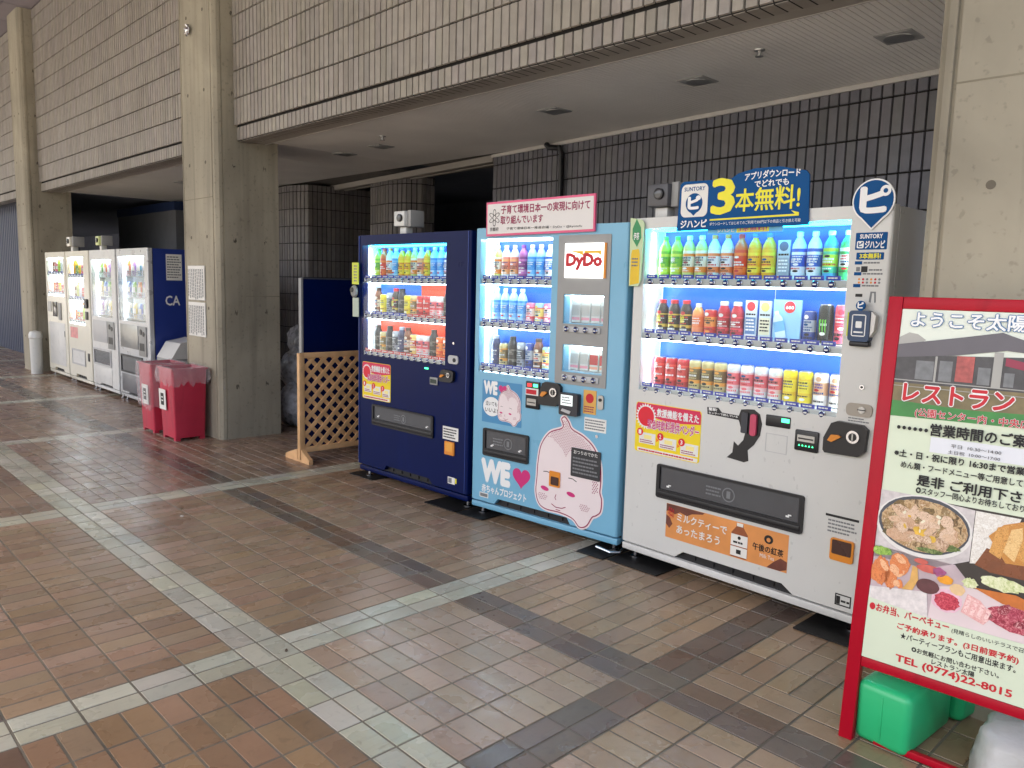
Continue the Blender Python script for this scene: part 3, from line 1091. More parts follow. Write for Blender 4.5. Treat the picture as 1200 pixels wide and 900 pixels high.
def cabinet(name, label, A, rz, W, H, D, body, win, group, side=None, holes=(), notch=None, back=(), base=None, lower=None, int_d=.16):
    """door plate with window hole, cabinet box behind it, interior, pane, base strip and feet"""
    t = thing(name, label, 'vending machine', (A[0], A[1], 0), rz, group)
    u0, z0, u1, z1 = win
    zb = .098
    nt_ = notch or (W * .28, W * .32, W * .74, W * .78)
    out = [(.014, zb), (nt_[0], zb), (nt_[1], zb + .036), (nt_[2], zb + .036), (nt_[3], zb), (W - .014, zb), (W - .014, H), (.014, H)]
    g = G()
    g.plate(out, [rect(*win)] + [rect(*h) for h in holes], 0, .05, body)
    for s in (0, 1):                                     # rounded door edges
        cx = .014 if s == 0 else W - .014
        P = [(cx, .05)] + [(cx + (-1 if s == 0 else 1) * .014 * math.sin(R(a)), .014 - .014 * math.cos(R(a))) for a in range(0, 91, 15)] + [((0 if s == 0 else W), .05)]
        g.prism(P, zb, H, 'z', body)
    g.build('door', t, smooth=32)
    sd = side or body
    big = [rect(h[0] - .013, h[1] - .013, h[2] + .013, h[3] + .013) for h in [win] + list(holes)]
    g = G()
    g.plate(rect(.004, .066, W - .004, H - .002), big, .051, .056, BLACK)
    g.build('door_gasket', t, smooth=0)
    g = G()
    g.plate(rect(0, .06, W, H - .004), big, .058, int_d + .02, sd)
    g.box(0.0, int_d + .02, .06, W, D, H - .004, sd)
    g.build('cabinet_shell', t, smooth=32)
    g = G()
    g.box(0.0, .006, .052, W, .05, .086, base or body, .004)
    g.build('base_strip', t)
    g = G()
    g.box(nt_[0] - .03, .03, .086, nt_[3] + .03, .049, zb + .036, BLACK)
    for k in range(5):
        uu = nt_[1] + (nt_[2] - nt_[1]) * (k + .5) / 5
        g.box(uu - .004, .024, zb, uu + .004, .03, zb + .02, BLACK)
    g.build('vent_slot', t, smooth=0)
    for u, v in ((.05, .06), (W - .05, .06), (.05, D - .08), (W - .05, D - .08)):
        g = G()
        foot(g, u, v)
        g.build('levelling_foot', t)
    return t
def showcase(t, win, d, cards, top=LAMP, side_l=True, side_r=True, side=LAMP):
    u0, z0, u1, z1 = win
    g = G()
    e = .003
    g.box(u0 - .012, .0505, z0 - .012, u0 + 0.0, d, z1 + .012, INNER)
    g.box(u1 + 0.0, .0505, z0 - .012, u1 + .012, d, z1 + .012, INNER)
    g.box(u0, .0505, z1, u1, d, z1 + .012, INNER)
    g.box(u0, .0505, z0 - .012, u1, d, z0, INNER)
    g.box(u0 - .012, d, z0 - .012, u1 + .012, d + .006, z1 + .012, INNER)
    g.build('showcase_liner', t, smooth=0)
    g = G()
    g.box(u0 + .01, .052, z1 - .012, u1 - .01, .066, z1 - .002, top)
    g.build('top_lamp', t, smooth=0)
    if side_l:
        g = G()
        g.box(u0 + .001, .058, z0 + .02, u0 + .007, .074, z1 - .02, side)
        g.build('side_lamp', t, smooth=0)
    if side_r:
        g = G()
        g.box(u1 - .007, .058, z0 + .02, u1 - .001, .074, z1 - .02, side)
        g.build('side_lamp', t, smooth=0)
    for k, (c0, cz0, c1, cz1, m) in enumerate(cards):
        g = G()
        g.box(c0, d - .004, cz0, c1, d - .001, cz1, m)
        g.build('display_card', t, smooth=0)
    g = G()
    g.box(u0 + .0005, .003, z0 + .0005, u1 - .0005, .006, z1 - .0005, GLASS)
    g.build('front_pane', t, smooth=0)

def coin_unit(t, u, z, w, h):
    """black rounded coin panel with slot, lever and return"""
    g = G()
    P = [(u, z + h * .45), (u + w * .16, z + h * .92), (u + w * .3, z + h), (u + w * .88, z + h * .97), (u + w, z + h * .85), (u + w * .97, z + h * .2), (u + w * .82, z + .003), (u + w * .05, z), (u, z + h * .08)]
    g.prism(P, -.022, 0, 'y', BLACK)
    o = g.build('coin_panel', t)
    g = G()
    g.disc(u + w * .70, z + h * .60, h * .19, -.030, CHROME, th=.008)
    g.disc(u + w * .70, z + h * .60, h * .12, -.0315, BLACK, th=.002)
    g.box(u + w * .685, -.033, z + h * .50, u + w * .715, -.0314, z + h * .70, STEEL)
    g.build('coin_slot', o)
    g = G()
    g.prism([(u + w * .12, z + h * .40), (u + w * .22, z + h * .36), (u + w * .44, z + h * .55), (u + w * .36, z + h * .60), (u + w * .2, z + h * .58)], -.032, -.022, 'y', ORANGE)
    g.build('return_lever', o)

def outlet(t, u0, z0, u1, z1, emblem=True):
    g = G()
    g.plate(rrect(u0, z0, u1, z1, .012), [rect(u0 + .02, z0 + .045, u1 - .02, z1 - .012)], -.012, 0.001, BLACK)
    g.box(u0 + .01, -.016, z0 + .012, u1 - .01, -.010, z0 + .036, BLACK, .003)
    o = g.build('outlet_frame', t)
    g = G()
    M_ = Matrix.Translation((0, -.002, z1 - .012)) @ Matrix.Rotation(R(5), 4, 'X') @ Matrix.Translation((0, 0, -(z1 - .012)))
    g.box(u0 + .021, -.004, z0 + .046, u1 - .021, -.001, z1 - .013, SMOKE)
    g.build('outlet_flap', o, smooth=0)
    g = G()
    cu, cz = (u0 + u1) / 2 + .02, (z0 + z1) / 2 + .01
    rr_ = (z1 - z0) * .20
    for k in range(24):
        a, b = k * math.pi / 12, (k + 1) * math.pi / 12
        g.face([(cu + r_ * math.cos(q), -.0052, cz + r_ * math.sin(q)) for r_, q in ((rr_, a), (rr_, b), (rr_ * .84, b), (rr_ * .84, a))], INKG)
    g.prism([(cu - rr_ * .3, cz - rr_ * .5), (cu + rr_ * .3, cz - rr_ * .5), (cu + rr_ * .3, cz + rr_ * .5), (cu - rr_ * .3, cz + rr_ * .5)], -.0052, -.0046, 'y', INKG)
    g.build('outlet_emblem', o, smooth=0); g = G()
    lines(g, cu - rr_ * 3.6, cz - rr_ * .7, cu - rr_ * 1.2, cz + rr_ * .8, 3, -.0052, INKG, 4)
    g.build('outlet_print', o, smooth=0)
    for uu in (u0 + .06, u1 - .08):
        g = G()
        g.box(uu, -.0056, z0 + .06, uu + .016, -.0048, z0 + .068, INKW)
        g.box(uu + .010, -.0056, z0 + .068, uu + .026, -.0048, z0 + .074, INKW)
        g.build('push_mark', o, smooth=0)

def safety_poster(t, u0, z0, u1, z1):
    g = G()
    w, h = u1 - u0, z1 - z0
    g.prism(rrect(u0, z0, u1, z1, .015), -.0016, 0, 'y', mat('poster yellow', (240, 214, 30), .4, var=.02))
    p = g.build('emergency_poster', t, smooth=0)
    g = G()
    g.prism([(u0 + .01, z1 - .003), (u1 - .01, z1 - .003), (u1 - .002, z1 - .02), (u1 - .002, z1 - h * .26), (u0 + w * .55, z1 - h * .33), (u0 + w * .30, z1 - h * .27), (u0 + .003, z1 - h * .34), (u0 + .002, z1 - .02)], -.0028, -.0017, 'y', mat('poster crimson', (214, 40, 84), .4, var=.02))
    S = []
    for k in range(48):
        r_ = .17 * w if k % 2 else .135 * w
        a = k * math.pi / 24
        S.append((u0 + w * .17 + r_ * math.cos(a), z1 - h * .27 + r_ * math.sin(a)))
    S = [(min(max(q[0], u0 + .002), u1), min(q[1], z1 - .002)) for q in S]
    g.prism(S, -.0040, -.0030, 'y', INKW)
    g.disc(u0 + w * .17, z1 - h * .27, .128 * w, -.0048, mat('poster red', (222, 26, 50), .4, var=.02), th=.0007)
    for i in range(3):
        x0 = u0 + w * (.07 + .325 * i)
        zt = z0 + h * (.40 - .03 * i)
        g.box(x0, -.0028, zt - h * .22, x0 + w * .26, -.0018, zt, PAPER)
        g.box(x0 + w * .08, -.0034, zt - h * .12, x0 + w * .2, -.0029, zt - h * .04, mat('poster cream', (246, 232, 150), .4, var=.02))
        lines(g, x0 + .006, zt - h * .21, x0 + w * .24, zt - h * .13, 2, -.0034, MAROON, i)
        if i < 2:
            g.prism([(x0 + w * .275, zt - h * .15), (x0 + w * .315, zt - h * .11), (x0 + w * .275, zt - h * .07)], -.0028, -.0018, 'y', mat('poster orange', (240, 120, 30), .4, var=.02))
        g.disc(x0 + w * .015, zt + h * .005, h * .075, -.0044, mat('poster red', (222, 26, 50)), th=.0008)
    g.box(u0 + w * .05, -.0028, z0 + .004, u1 - .01, -.0018, z0 + h * .09, PAPER)
    lines(g, u0 + w * .07, z0 + .005, u1 - .02, z0 + h * .085, 1, -.0034, INKR, 3)
    g.build('poster_print', p, smooth=0)
    text(p, '救援機能を備えた', (u0 + w * .34, z1 - h * .24, u1 - .012, z1 - h * .08), -.0042, INKW, .03)
    text(p, '緊急時飲料提供ベンダー', (u0 + w * .20, z1 - h * .50, u1 - .008, z1 - h * .31), -.0046, MAG, .02, outline=INKW, ow=.06)
    for i in range(3):
        x0 = u0 + w * (.07 + .325 * i)
        zt = z0 + h * (.40 - .03 * i)
        text(p, '123'[i], (x0 + w * .0, zt - h * .035, x0 + w * .03, zt + h * .045), -.0052, INKW, .02)

# ---- samples: (shape, body, label, cap, accent, description, optional lettering)
GT = ('pet', (178, 214, 72), (120, 190, 62), (60, 160, 80), (206, 226, 80), 'green tea bottle with bright green label', ('茶', INKW, (-.012, .075, .012, .10)))
JT = ('pet', (206, 206, 120), (236, 236, 216), (236, 236, 230), (236, 140, 52), 'pale tea bottle with white and orange label', ('お茶', INKG, (-.014, .07, .014, .105)))
BT = ('pet', (214, 214, 206), (238, 238, 234), (228, 120, 60), (236, 130, 70), 'barley tea bottle with white label', ('500', INKR, (-.017, .012, .017, .026)))
RO = ('pet', (228, 96, 40), (222, 60, 40), (226, 40, 40), (240, 120, 50), 'orange red juice bottle with a red cap', None)
OJ = ('pet', (240, 170, 30), (246, 190, 40), (30, 110, 200), (250, 220, 60), 'yellow juice bottle with a blue cap', None)
CF = ('card', (176, 196, 206), (150, 160, 170), (60, 90, 120), (200, 90, 80), 'tall grey display card of a coffee bottle', None)
SP = ('pet', (224, 234, 242), (20, 92, 200), (232, 240, 246), (236, 240, 244), 'sports drink bottle with blue label on white', ('スポーツ', INKW, (-.018, .07, .018, .085)))
EN = ('pet', (60, 160, 210), (170, 220, 60), (220, 236, 240), (60, 190, 150), 'blue bottle with lime label', None)
ME = ('pet', (60, 186, 110), (240, 244, 240), (236, 240, 238), (40, 170, 90), 'green soda bottle with white label', None)
CB = ('bcan', (60, 50, 40), (44, 36, 30), (196, 40, 44), (222, 190, 70), 'black coffee can with red top', ('珈琲', YEL, (-.011, .05, .011, .085)))
ORB = ('petS', (240, 150, 80), (238, 120, 60), (226, 226, 220), (240, 140, 90), 'small orange juice bottle with a clear neck', None)
FIRE = ('can', (206, 40, 40), (240, 150, 60), (200, 40, 40), (224, 60, 40), 'red can with a flame label', None)
RB = ('bcan', (190, 26, 46), (176, 20, 40), (230, 226, 226), (232, 60, 80), 'red bottle shaped can with a white cap', None)
CA1 = ('card', (212, 226, 236), (90, 130, 180), (222, 44, 60), (236, 236, 240), 'pale display card with a red round badge', None)
CA2 = ('card', (206, 220, 226), (226, 222, 190), (226, 224, 120), (190, 200, 210), 'pale display card with a yellow round badge', None)
WID = ('wide', (150, 204, 236), (206, 230, 242), (228, 50, 60), (110, 180, 226), 'wide blue display card of a water bottle', None)
EB = ('slim', (40, 70, 150), (190, 196, 206), (190, 196, 206), (40, 70, 150), 'slim blue and silver energy drink can', None)
MO = ('tall', (18, 22, 20), (22, 26, 22), (30, 30, 30), (24, 30, 26), 'tall black can with green claw mark', None)
PK = ('tall', (238, 90, 110), (232, 60, 84), (238, 120, 140), (240, 120, 140), 'tall pink red energy drink can', None)
RC = ('can', (196, 36, 46), (214, 60, 60), (190, 30, 40), (236, 80, 70), 'red can with pale lettering', ('赤', INKW, (-.010, .075, .010, .10)))
GC = ('can', (204, 186, 130), (120, 100, 60), (200, 180, 120), (236, 160, 60), 'gold can with a dark band over orange', None)
WC = ('can', (226, 226, 226), (236, 110, 120), (220, 220, 224), (238, 200, 200), 'white can with a pink red band', None)
YC = ('can', (240, 214, 30), (246, 226, 50), (240, 220, 60), (236, 200, 30), 'bright yellow can', None)
CC = ('can', (232, 222, 212), (220, 170, 130), (80, 60, 140), (236, 232, 228), 'white can with a copper print', None)
WAT = ('pet', (170, 214, 240), (60, 150, 220), (236, 240, 244), (120, 190, 236), 'clear water bottle with blue label', None)
PEA = ('pet', (226, 232, 236), (240, 150, 130), (236, 236, 240), (246, 180, 120), 'pale bottle with a peach label', None)
PUR = ('pet', (170, 90, 150), (130, 60, 130), (120, 60, 140), (200, 120, 180), 'purple grape bottle', None)
PNK = ('can', (240, 120, 150), (246, 226, 230), (240, 140, 160), (230, 70, 90), 'pink can with a white band', None)
MIX = ('can', (150, 200, 220), (240, 220, 110), (200, 210, 220), (240, 120, 90), 'pale blue can with a yellow band', None)
SIL = ('slim', (176, 178, 184), (70, 74, 84), (180, 184, 190), (150, 154, 160), 'silver coffee can with a dark band', None)
DK = ('bcan', (44, 50, 84), (60, 64, 110), (150, 154, 164), (70, 76, 120), 'dark blue coffee can', None)
BRN = ('bcan', (120, 70, 44), (226, 214, 196), (60, 40, 30), (150, 96, 60), 'brown latte can with cream label', None)
BLK = ('bcan', (30, 28, 28), (52, 48, 46), (24, 24, 24), (120, 116, 110), 'black coffee can with a dark cap', None)
ORC = ('can', (232, 110, 40), (240, 150, 70), (230, 120, 50), (226, 80, 30), 'orange can', None)
GRC = ('can', (120, 180, 90), (180, 210, 120), (140, 190, 100), (100, 160, 80), 'light green can', None)
SOUP = ('can', (226, 196, 110), (196, 60, 40), (220, 190, 110), (240, 220, 150), 'cream soup can with a red band', None)
VEG = ('carton', (230, 226, 214), (206, 60, 60), (210, 200, 190), (240, 160, 130), 'cream carton with a red print', None)
GREYC = ('carton', (218, 212, 204), (196, 188, 180), (210, 200, 190), (236, 150, 160), 'pale carton', None)

def fill_row(root, specs, us, v, z, where, group, scale=1.0, simple=False):
    """one shelf of samples, left to right; where completes the label"""
    for i, sp in enumerate(specs):
        lab = '%s, %s from left, %s' % (sp[5], ORD[i], where)
        sc_ = scale
        put_sample(root, sp, us[i], v, z, lab, group, sc_, simple)

# ================================================================== white machine
GRP = 'vending machines in the near row'
W_ = 1.265
win = (.068, .905, 1.100, 1.708)
wm = cabinet('vending_machine', 'large white vending machine with blue free drink sign on top, three lit shelves', (-2.473, 3.222), R(-1.5), W_, 1.762, .72, WHITE, win, GRP, base=WHITE2, notch=(.339, .387, .911, .967))
showcase(wm, win, .16, [(.075, 1.478, 1.093, 1.70, CARDB), (.075, 1.205, .70, 1.425, CARDB), (.705, 1.205, 1.093, 1.425, CARDB), (.075, .94, 1.093, 1.158, CARDB)], top=LAMPC)
b0, b1 = .105, 1.035
for z in (1.435, 1.165, .893):
    shelf(wm, .062, 1.095, z, 14, lambda i: TAGB, b0, b1)
us = [b0 + .012 + (b1 - b0) * i / 13 for i in range(14)]
g1 = 'samples on the top shelf of the white machine'
fill_row(wm, [GT, GT, JT, JT, BT, BT, RO, OJ, OJ, CF, SP, SP, EN, ME], us, .105, 1.470, 'white machine top shelf', g1)
u2 = us[:9] + [(us[9] + us[10]) / 2] + us[11:]
fill_row(wm, [CB, CB, CB, ORB, FIRE, RB, RB, CA1, CA2, WID, EB, MO, PK], u2, .105, 1.200, 'white machine middle shelf', 'samples on the middle shelf of the white machine')
fill_row(wm, [RC, RC, RC, GC, GC, GC, WC, WC, WC, WC, YC, YC, CC, CC], us, .105, .928, 'white machine bottom shelf', 'samples on the bottom shelf of the white machine', (1, 1, 1.18))
# green claw strokes on the black can are added to its mesh as a part
g = G()
for k, x in enumerate((-.012, 0, .012)):
    g.prism([(x - .003, .10), (x + .003, .103), (x + .002, .07), (x + .003, .045 - .006 * (k == 1)), (x - .001, .06), (x - .002, .085)], -.0325, -.0312, 'y', mat('claw green', (110, 220, 60), .4, var=0))
claw = g.build('claw_mark', smooth=0)
claw.parent = [o for o in COL.objects if o.get('label', '').startswith('tall black can with green')][0]
# strip inside the showcase top
g = G()
g.box(.42, .004 + .006, 1.672, .80, .012, 1.704, mat('strip blue', (70, 190, 240), .4, var=0))
g.box(.575, .0085, 1.675, .735, .0095, 1.701, YEL)
st = g.build('header_strip', wm, smooth=0)
text(st, 'ジハンピ', (.475, 1.679, .565, 1.697), .0088, INKW, .03)
text(st, '3本無料!', (.585, 1.679, .725, 1.698), .0078, MAG, .02)
# top sign
TS = thing('top_sign', 'dark blue free drink sign with a big yellow 3, standing on the white machine', 'sign')
TS.matrix_basis = wm.matrix_basis.copy()
g = G()
P = [(.262, 1.690), (.925, 1.694), (.915, 1.90), (.90, 1.918), (.86, 1.926), (.78, 1.945), (.66, 1.947), (.58, 1.932), (.545, 1.912), (.29, 1.918), (.272, 1.905)]
g.prism(P, -.012, -.004, 'y', TEAL)
g.build('sign_board', TS, smooth=0)
g = G()
g.prism(rrect(.282, 1.752, .428, 1.903, .026), -.0136, -.0122, 'y', PAPER)
g.disc(.355, 1.815, .046, -.0152, TEAL, th=.0014)
g.prism([(.335, 1.776), (.375, 1.776), (.355, 1.758)], -.0150, -.0138, 'y', TEAL)
ic = g.build('app_icon', TS, smooth=0)
text(ic, 'SUNTORY', (.298, 1.872, .412, 1.890), -.0142, TEAL, .02)
text(ic, 'ピ', (.325, 1.790, .388, 1.846), -.0158, INKW, .06)
text(TS, 'ジハンピ', (.285, 1.704, .428, 1.738), -.0128, INKW, .035)
text(TS, '3', (.455, 1.762, .562, 1.912), -.0128, YEL, .032)
text(TS, '本無料!', (.575, 1.765, .880, 1.862), -.0128, YEL, .018)
text(TS, 'アプリダウンロード', (.615, 1.896, .875, 1.928), -.0128, INKW, .025, arc=.006)
text(TS, 'でどれでも', (.665, 1.865, .825, 1.893), -.0128, INKW, .025)
g = G()
g.prism([(.445, 1.738), (.862, 1.742), (.845, 1.757), (.880, 1.7475), (.880, 1.734), (.445, 1.731)], -.0128, -.0120, 'y', YEL)
g.build('underline_arrow', TS, smooth=0)
text(TS, 'ダウンロードしてはじめてのご利用で300円以下の商品と引き換え可能', (.445, 1.708, .890, 1.723), -.0128, INKW, .0)
# round map-pin sign
PS = thing('pin_sign', 'round blue pin shaped sign with white character on the white machine corner', 'sign')
PS.matrix_basis = wm.matrix_basis.copy()
def pin(cx, cz, r, tip, n=28):
    P = [(cx, tip)]
    for k in range(n + 1):
        a = R(-58 + (360 - 64) * k / n)
        P.append((cx + r * math.cos(a), cz + r * math.sin(a)))
    return P
g = G(); g.prism(pin(1.186, 1.778, .083, 1.664), -.010, -.002, 'y', INKW); g.build('sign_border', PS, smooth=0)
g = G(); g.prism(pin(1.186, 1.778, .077, 1.672), -.0115, -.0102, 'y', TEAL); g.build('sign_face', PS, smooth=0)
text(PS, 'ヒ', (1.140, 1.734, 1.232, 1.826), -.0122, INKW, .055)
g = G()
for q in range(24):
    a0, a1 = q * math.pi / 12, (q + 1) * math.pi / 12
    g.face([(1.232 + r_ * math.cos(a), -.0135, 1.812 + r_ * math.sin(a)) for r_, a in ((.021, a0), (.021, a1), (.009, a1), (.009, a0))], INKW)
g.disc(1.232, 1.812, .009, -.0134, TEAL, 18, th=.0006)
g.build('character_ring', PS, smooth=0)
# plates and print below it
def plaque(t, box, m, name='plaque', v=-.0014, r=.003):
    g = G()
    g.prism(rrect(*box, r), v, 0, 'y', m)
    return g.build(name, t, smooth=0)
p = plaque(wm, (1.124, 1.588, 1.248, 1.655), TEAL)
text(p, 'SUNTORY', (1.142, 1.632, 1.230, 1.648), -.0022, INKW, .03)
text(p, 'ジハンピ', (1.164, 1.594, 1.240, 1.622), -.0022, INKW, .035)
g = G(); g.prism(rrect(1.131, 1.594, 1.158, 1.622, .005), -.0024, -.0016, 'y', INKW); q_ = g.build('app_icon', p, smooth=0)
text(q_, 'ピ', (1.137, 1.599, 1.154, 1.618), -.003, TEAL, .05)
p = plaque(wm, (1.132, 1.549, 1.240, 1.577), TEAL)
text(p, '3本無料!', (1.146, 1.553, 1.228, 1.574), -.0022, YEL, .03)
g = G()
for k, zz in enumerate((1.530, 1.487, 1.440)):
    g.box(1.128, -.0012, zz, 1.157, -.0002, zz + .013, TEAL)
    lines(g, 1.163, zz, 1.240, zz + .014, 1, -.0012, INKG, k)
    g.build('printed_instruction', wm, smooth=0); g = G()
g.box(1.135, -.0012, 1.503, 1.150, -.0002, 1.520, INKG)
g.build('payment_icon', wm, smooth=0); g = G()
g.box(1.155, -.0012, 1.500, 1.180, -.0002, 1.523, INKB)
lines(g, 1.186, 1.502, 1.238, 1.516, 1, -.0012, INKG, 8)
for k in range(12):
    if k == 0:
        g.build('payment_icon', wm, smooth=0); g = G()
    g.disc(1.150 + .016 * (k % 6), 1.472 - .013 * (k // 6), .0045, -.0012, (ORANGE, INKR, INKG)[k % 3], 10, th=.001)
g.build('payment_icon', wm, smooth=0); g = G()
g.box(1.140, -.0012, 1.402, 1.168, -.0002, 1.414, INKB)
g.build('payment_icon', wm, smooth=0); g = G()
g.prism([(1.195, 1.382), (1.203, 1.380), (1.206, 1.418), (1.214, 1.418), (1.217, 1.380), (1.222, 1.382), (1.220, 1.424), (1.199, 1.424)], -.0012, -.0002, 'y', INKG)
g.build('gesture_icon', wm, smooth=0)
# phone reader
rd = G()
rd.prism(rrect(1.138, 1.226, 1.222, 1.348, .014), -.040, 0, 'y', mat('reader dark blue', (34, 62, 98), .35, var=.03))
rdo = rd.build('payment_reader', wm)
g = G()
M_ = rrect(1.152, 1.246, 1.208, 1.333, .008)
g.plate(M_, [rect(1.156, 1.250, 1.204, 1.329)], -.0412, -.0402, INKW)
g.prism(rrect(1.168, 1.280, 1.192, 1.306, .004), -.0412, -.0402, 'y', INKW)
g.box(1.162, -.0412, 1.260, 1.198, -.0402, 1.266, INKW)
g.build('reader_marking', rdo, smooth=0)
g = G(); g.box(1.140, -.030, 1.205, 1.220, 0, 1.226, BLACK, .006); g.build('reader_base', rdo)
g = G(); g.prism([(1.130, 1.245), (1.137, 1.245), (1.137, 1.335), (1.130, 1.340)], -.034, -.004, 'y', mat('lime plate', (206, 214, 60), .4)); g.build('lime_wing', rdo)
g = G(); g.prism([(1.223, 1.245), (1.238, 1.270), (1.242, 1.330), (1.223, 1.345)], -.034, -.006, 'y', PAPER); g.build('white_wing', rdo)
g = G(); g.prism(pin(1.180, 1.368, .019, 1.342, 16), -.036, -.030, 'y', TEAL); q_ = g.build('pin_badge', rdo)
text(q_, 'ピ', (1.169, 1.358, 1.191, 1.381), -.0365, INKW, .05)
# lock, plate, coin and note units
g = G(); g.disc(1.197, 1.042, .010, -.006, CHROME, 16, th=.006); g.disc(1.197, 1.042, .005, -.008, BLACK, 12, th=.002); g.build('lock', wm)
g = G(); g.prism(rrect(1.140, .922, 1.246, .975, .02), -.006, 0, 'y', mat('coin plate', (168, 160, 148), .4, var=.04)); p = g.build('coin_plate', wm)
g = G(); g.disc(1.205, .95, .014, -.010, STEEL, 16, th=.004); g.box(1.188, -.011, .948, 1.222, -.0102, .952, BLACK); g.build('lock', p)
g = G(); lines(g, 1.150, .896, 1.235, .918, 2, -.0008, INKG, 2); g.build('printed_note', wm, smooth=0)
coin_unit(wm, 1.062, .756, .178, .138)
g = G(); g.box(.930, -.012, .742, 1.036, 0, .832, BLACK, .006); p = g.build('note_slot', wm)
g = G(); g.box(.945, -.016, .784, 1.022, -.0122, .812, STEEL); g.box(.950, -.0175, .794, 1.016, -.0162, .800, BLACK); g.build('slot_mouth', p, smooth=0)
g = G()
for k in range(5):
    g.prism([(.950 + k * .015, .764), (.958 + k * .015, .764), (.954 + k * .015, .771)], -.0135, -.0125, 'y', mat('green led', (60, 240, 140), .4, var=0, emit=1.2))
g.build('led_arrows', p, smooth=0)
g = G(); g.box(.787, -.004, .826, .902, 0, .876, BLACK, .004); p = g.build('price_display', wm)
g = G(); g.box(.862, -.0052, .851, .898, -.0042, .868, mat('green led', (60, 240, 140))); g.build('display_segment', p, smooth=0)
g = G(); g.plate(rect(.790, .710, .893, .793), [rect(.793, .713, .890, .790)], -.0012, 0, GREYL); g.build('blank_cover', wm, smooth=0)
safety_poster(wm, .060, .588, .452, .843)
# black arrow sticker with grip and caption
g = G()
g.prism([(.690, .885), (.725, .888), (.755, .870), (.768, .828), (.762, .775), (.735, .728), (.705, .698), (.712, .650), (.690, .640), (.600, .648), (.628, .676), (.632, .728), (.655, .712), (.680, .742), (.690, .790), (.662, .800), (.655, .82), (.650, .83), (.484, .835), (.480, .868), (.540, .872), (.560, .852), (.650, .850), (.660, .880)], -.0016, -.0002, 'y', BLACK)
ar = g.build('arrow_sticker', wm, smooth=0)
g = G(); g.prism(rrect(.715, .770, .745, .868, .012), -.014, -.0018, 'y', mat('pink grip', (196, 70, 100), .4)); g.build('pink_tab', ar)
g = G(); g.prism(rrect(.668, .775, .700, .870, .006), -.010, -.0018, 'y', mat('dark grip', (52, 54, 62), .4)); g.build('dark_tab', ar)
text(ar, '簡単?', (.490, .853, .535, .868), -.0024, INKW, .03)
text(ar, 'センサーで読んでいる', (.490, .838, .645, .849), -.0024, INKW, .015)
outlet(wm, .214, .378, .992, .548)
# milk tea advert
g = G(); g.box(.278, -.0014, .186, .932, 0, .358, mat('advert orange', (226, 150, 84), .45, var=.12, vscale=5)); ad = g.build('milk_tea_advert', wm, smooth=0)
g = G()
g.prism([(.279, .357), (.279, .318), (.30, .325), (.33, .312), (.36, .328), (.40, .318), (.43, .335), (.49, .347), (.50, .357)], -.0022, -.0015, 'y', mat('advert brown', (112, 62, 48), .45, var=.3, vscale=12))
g.build('chocolate_picture', ad, smooth=0); g = G()
g.prism([(.835, .187), (.90, .187), (.931, .20), (.931, .235), (.90, .245), (.87, .222)], -.0022, -.0015, 'y', mat('advert brown', (112, 62, 48)))
g.build('chocolate_picture', ad, smooth=0); g = G()
g.prism([(.279, .255), (.30, .235), (.318, .26), (.30, .29), (.279, .30)], -.0022, -.0015, 'y', mat('advert brown', (112, 62, 48)))
g.build('chocolate_picture', ad, smooth=0); g = G()
bx = .692
g.prism([(bx - .018, .352), (bx + .018, .352), (bx + .019, .335), (bx + .042, .305), (bx + .044, .20), (bx + .038, .19), (bx - .038, .19), (bx - .044, .20), (bx - .042, .305), (bx - .019, .335)], -.0026, -.0016, 'y', mat('advert tea', (150, 84, 50), .4))
g.box(bx - .043, -.0033, .245, bx + .043, -.0027, .298, PAPER)
g.box(bx - .043, -.0033, .196, bx + .043, -.0027, .240, PAPER)
g.box(bx - .016, -.0033, .338, bx + .016, -.0027, .354, PAPER)
g.disc(bx, .284, .008, -.0040, INKB, th=.0006)
lines(g, bx - .03, .252, bx + .03, .272, 1, -.0040, INKB, 2)
g.box(bx - .012, -.0040, .208, bx + .012, -.0034, .228, INKB)
g.build('bottle_picture', ad, smooth=0); g = G()
g.disc(.838, .315, .022, -.0026, INKB, 18, rz=.020, th=.0008)
g.disc(.838, .313, .010, -.0034, mat('advert orange', (226, 150, 84)), 14, th=.0006)
g.build('advert_emblem', ad, smooth=0)
text(ad, 'ミルクティーで', (.345, .282, .625, .322), -.0030, PAPER, .02)
text(ad, 'あったまろう', (.345, .222, .590, .262), -.0030, PAPER, .02)
text(ad, '今年の', (.29, .285, .325, .345), -.0030, INKR, .01)
text(ad, '午後の紅茶', (.762, .252, .912, .285), -.0030, INKB, .02)
text(ad, 'Milk Tea', (.800, .225, .870, .243), -.0030, PAPER, .0)
# coin return and stickers
g = G(); g.prism(rrect(1.120, .308, 1.218, .402, .010), -.010, 0, 'y', ORANGE); p = g.build('coin_return', wm)
g = G(); g.prism(rrect(1.128, .336, 1.210, .396, .006), -.0115, -.0102, 'y', mat('dark return', (70, 40, 30), .25)); g.build('return_flap', p)
g = G(); g.box(1.088, -.001, .487, 1.228, 0, .497, INKB); lines(g, 1.10, .418, 1.222, .480, 4, -.0008, INKG, 12); g.build('service_sticker', wm, smooth=0)
g = G(); g.plate(rect(1.154, .118, 1.222, .168), [rect(1.159, .123, 1.217, .163)], -.001, 0, INKB); g.box(1.160, -.001, .124, 1.176, -.0002, .158, INKB); lines(g, 1.18, .13, 1.215, .15, 1, -.001, INKB, 6); g.build('maker_plate', wm, smooth=0)
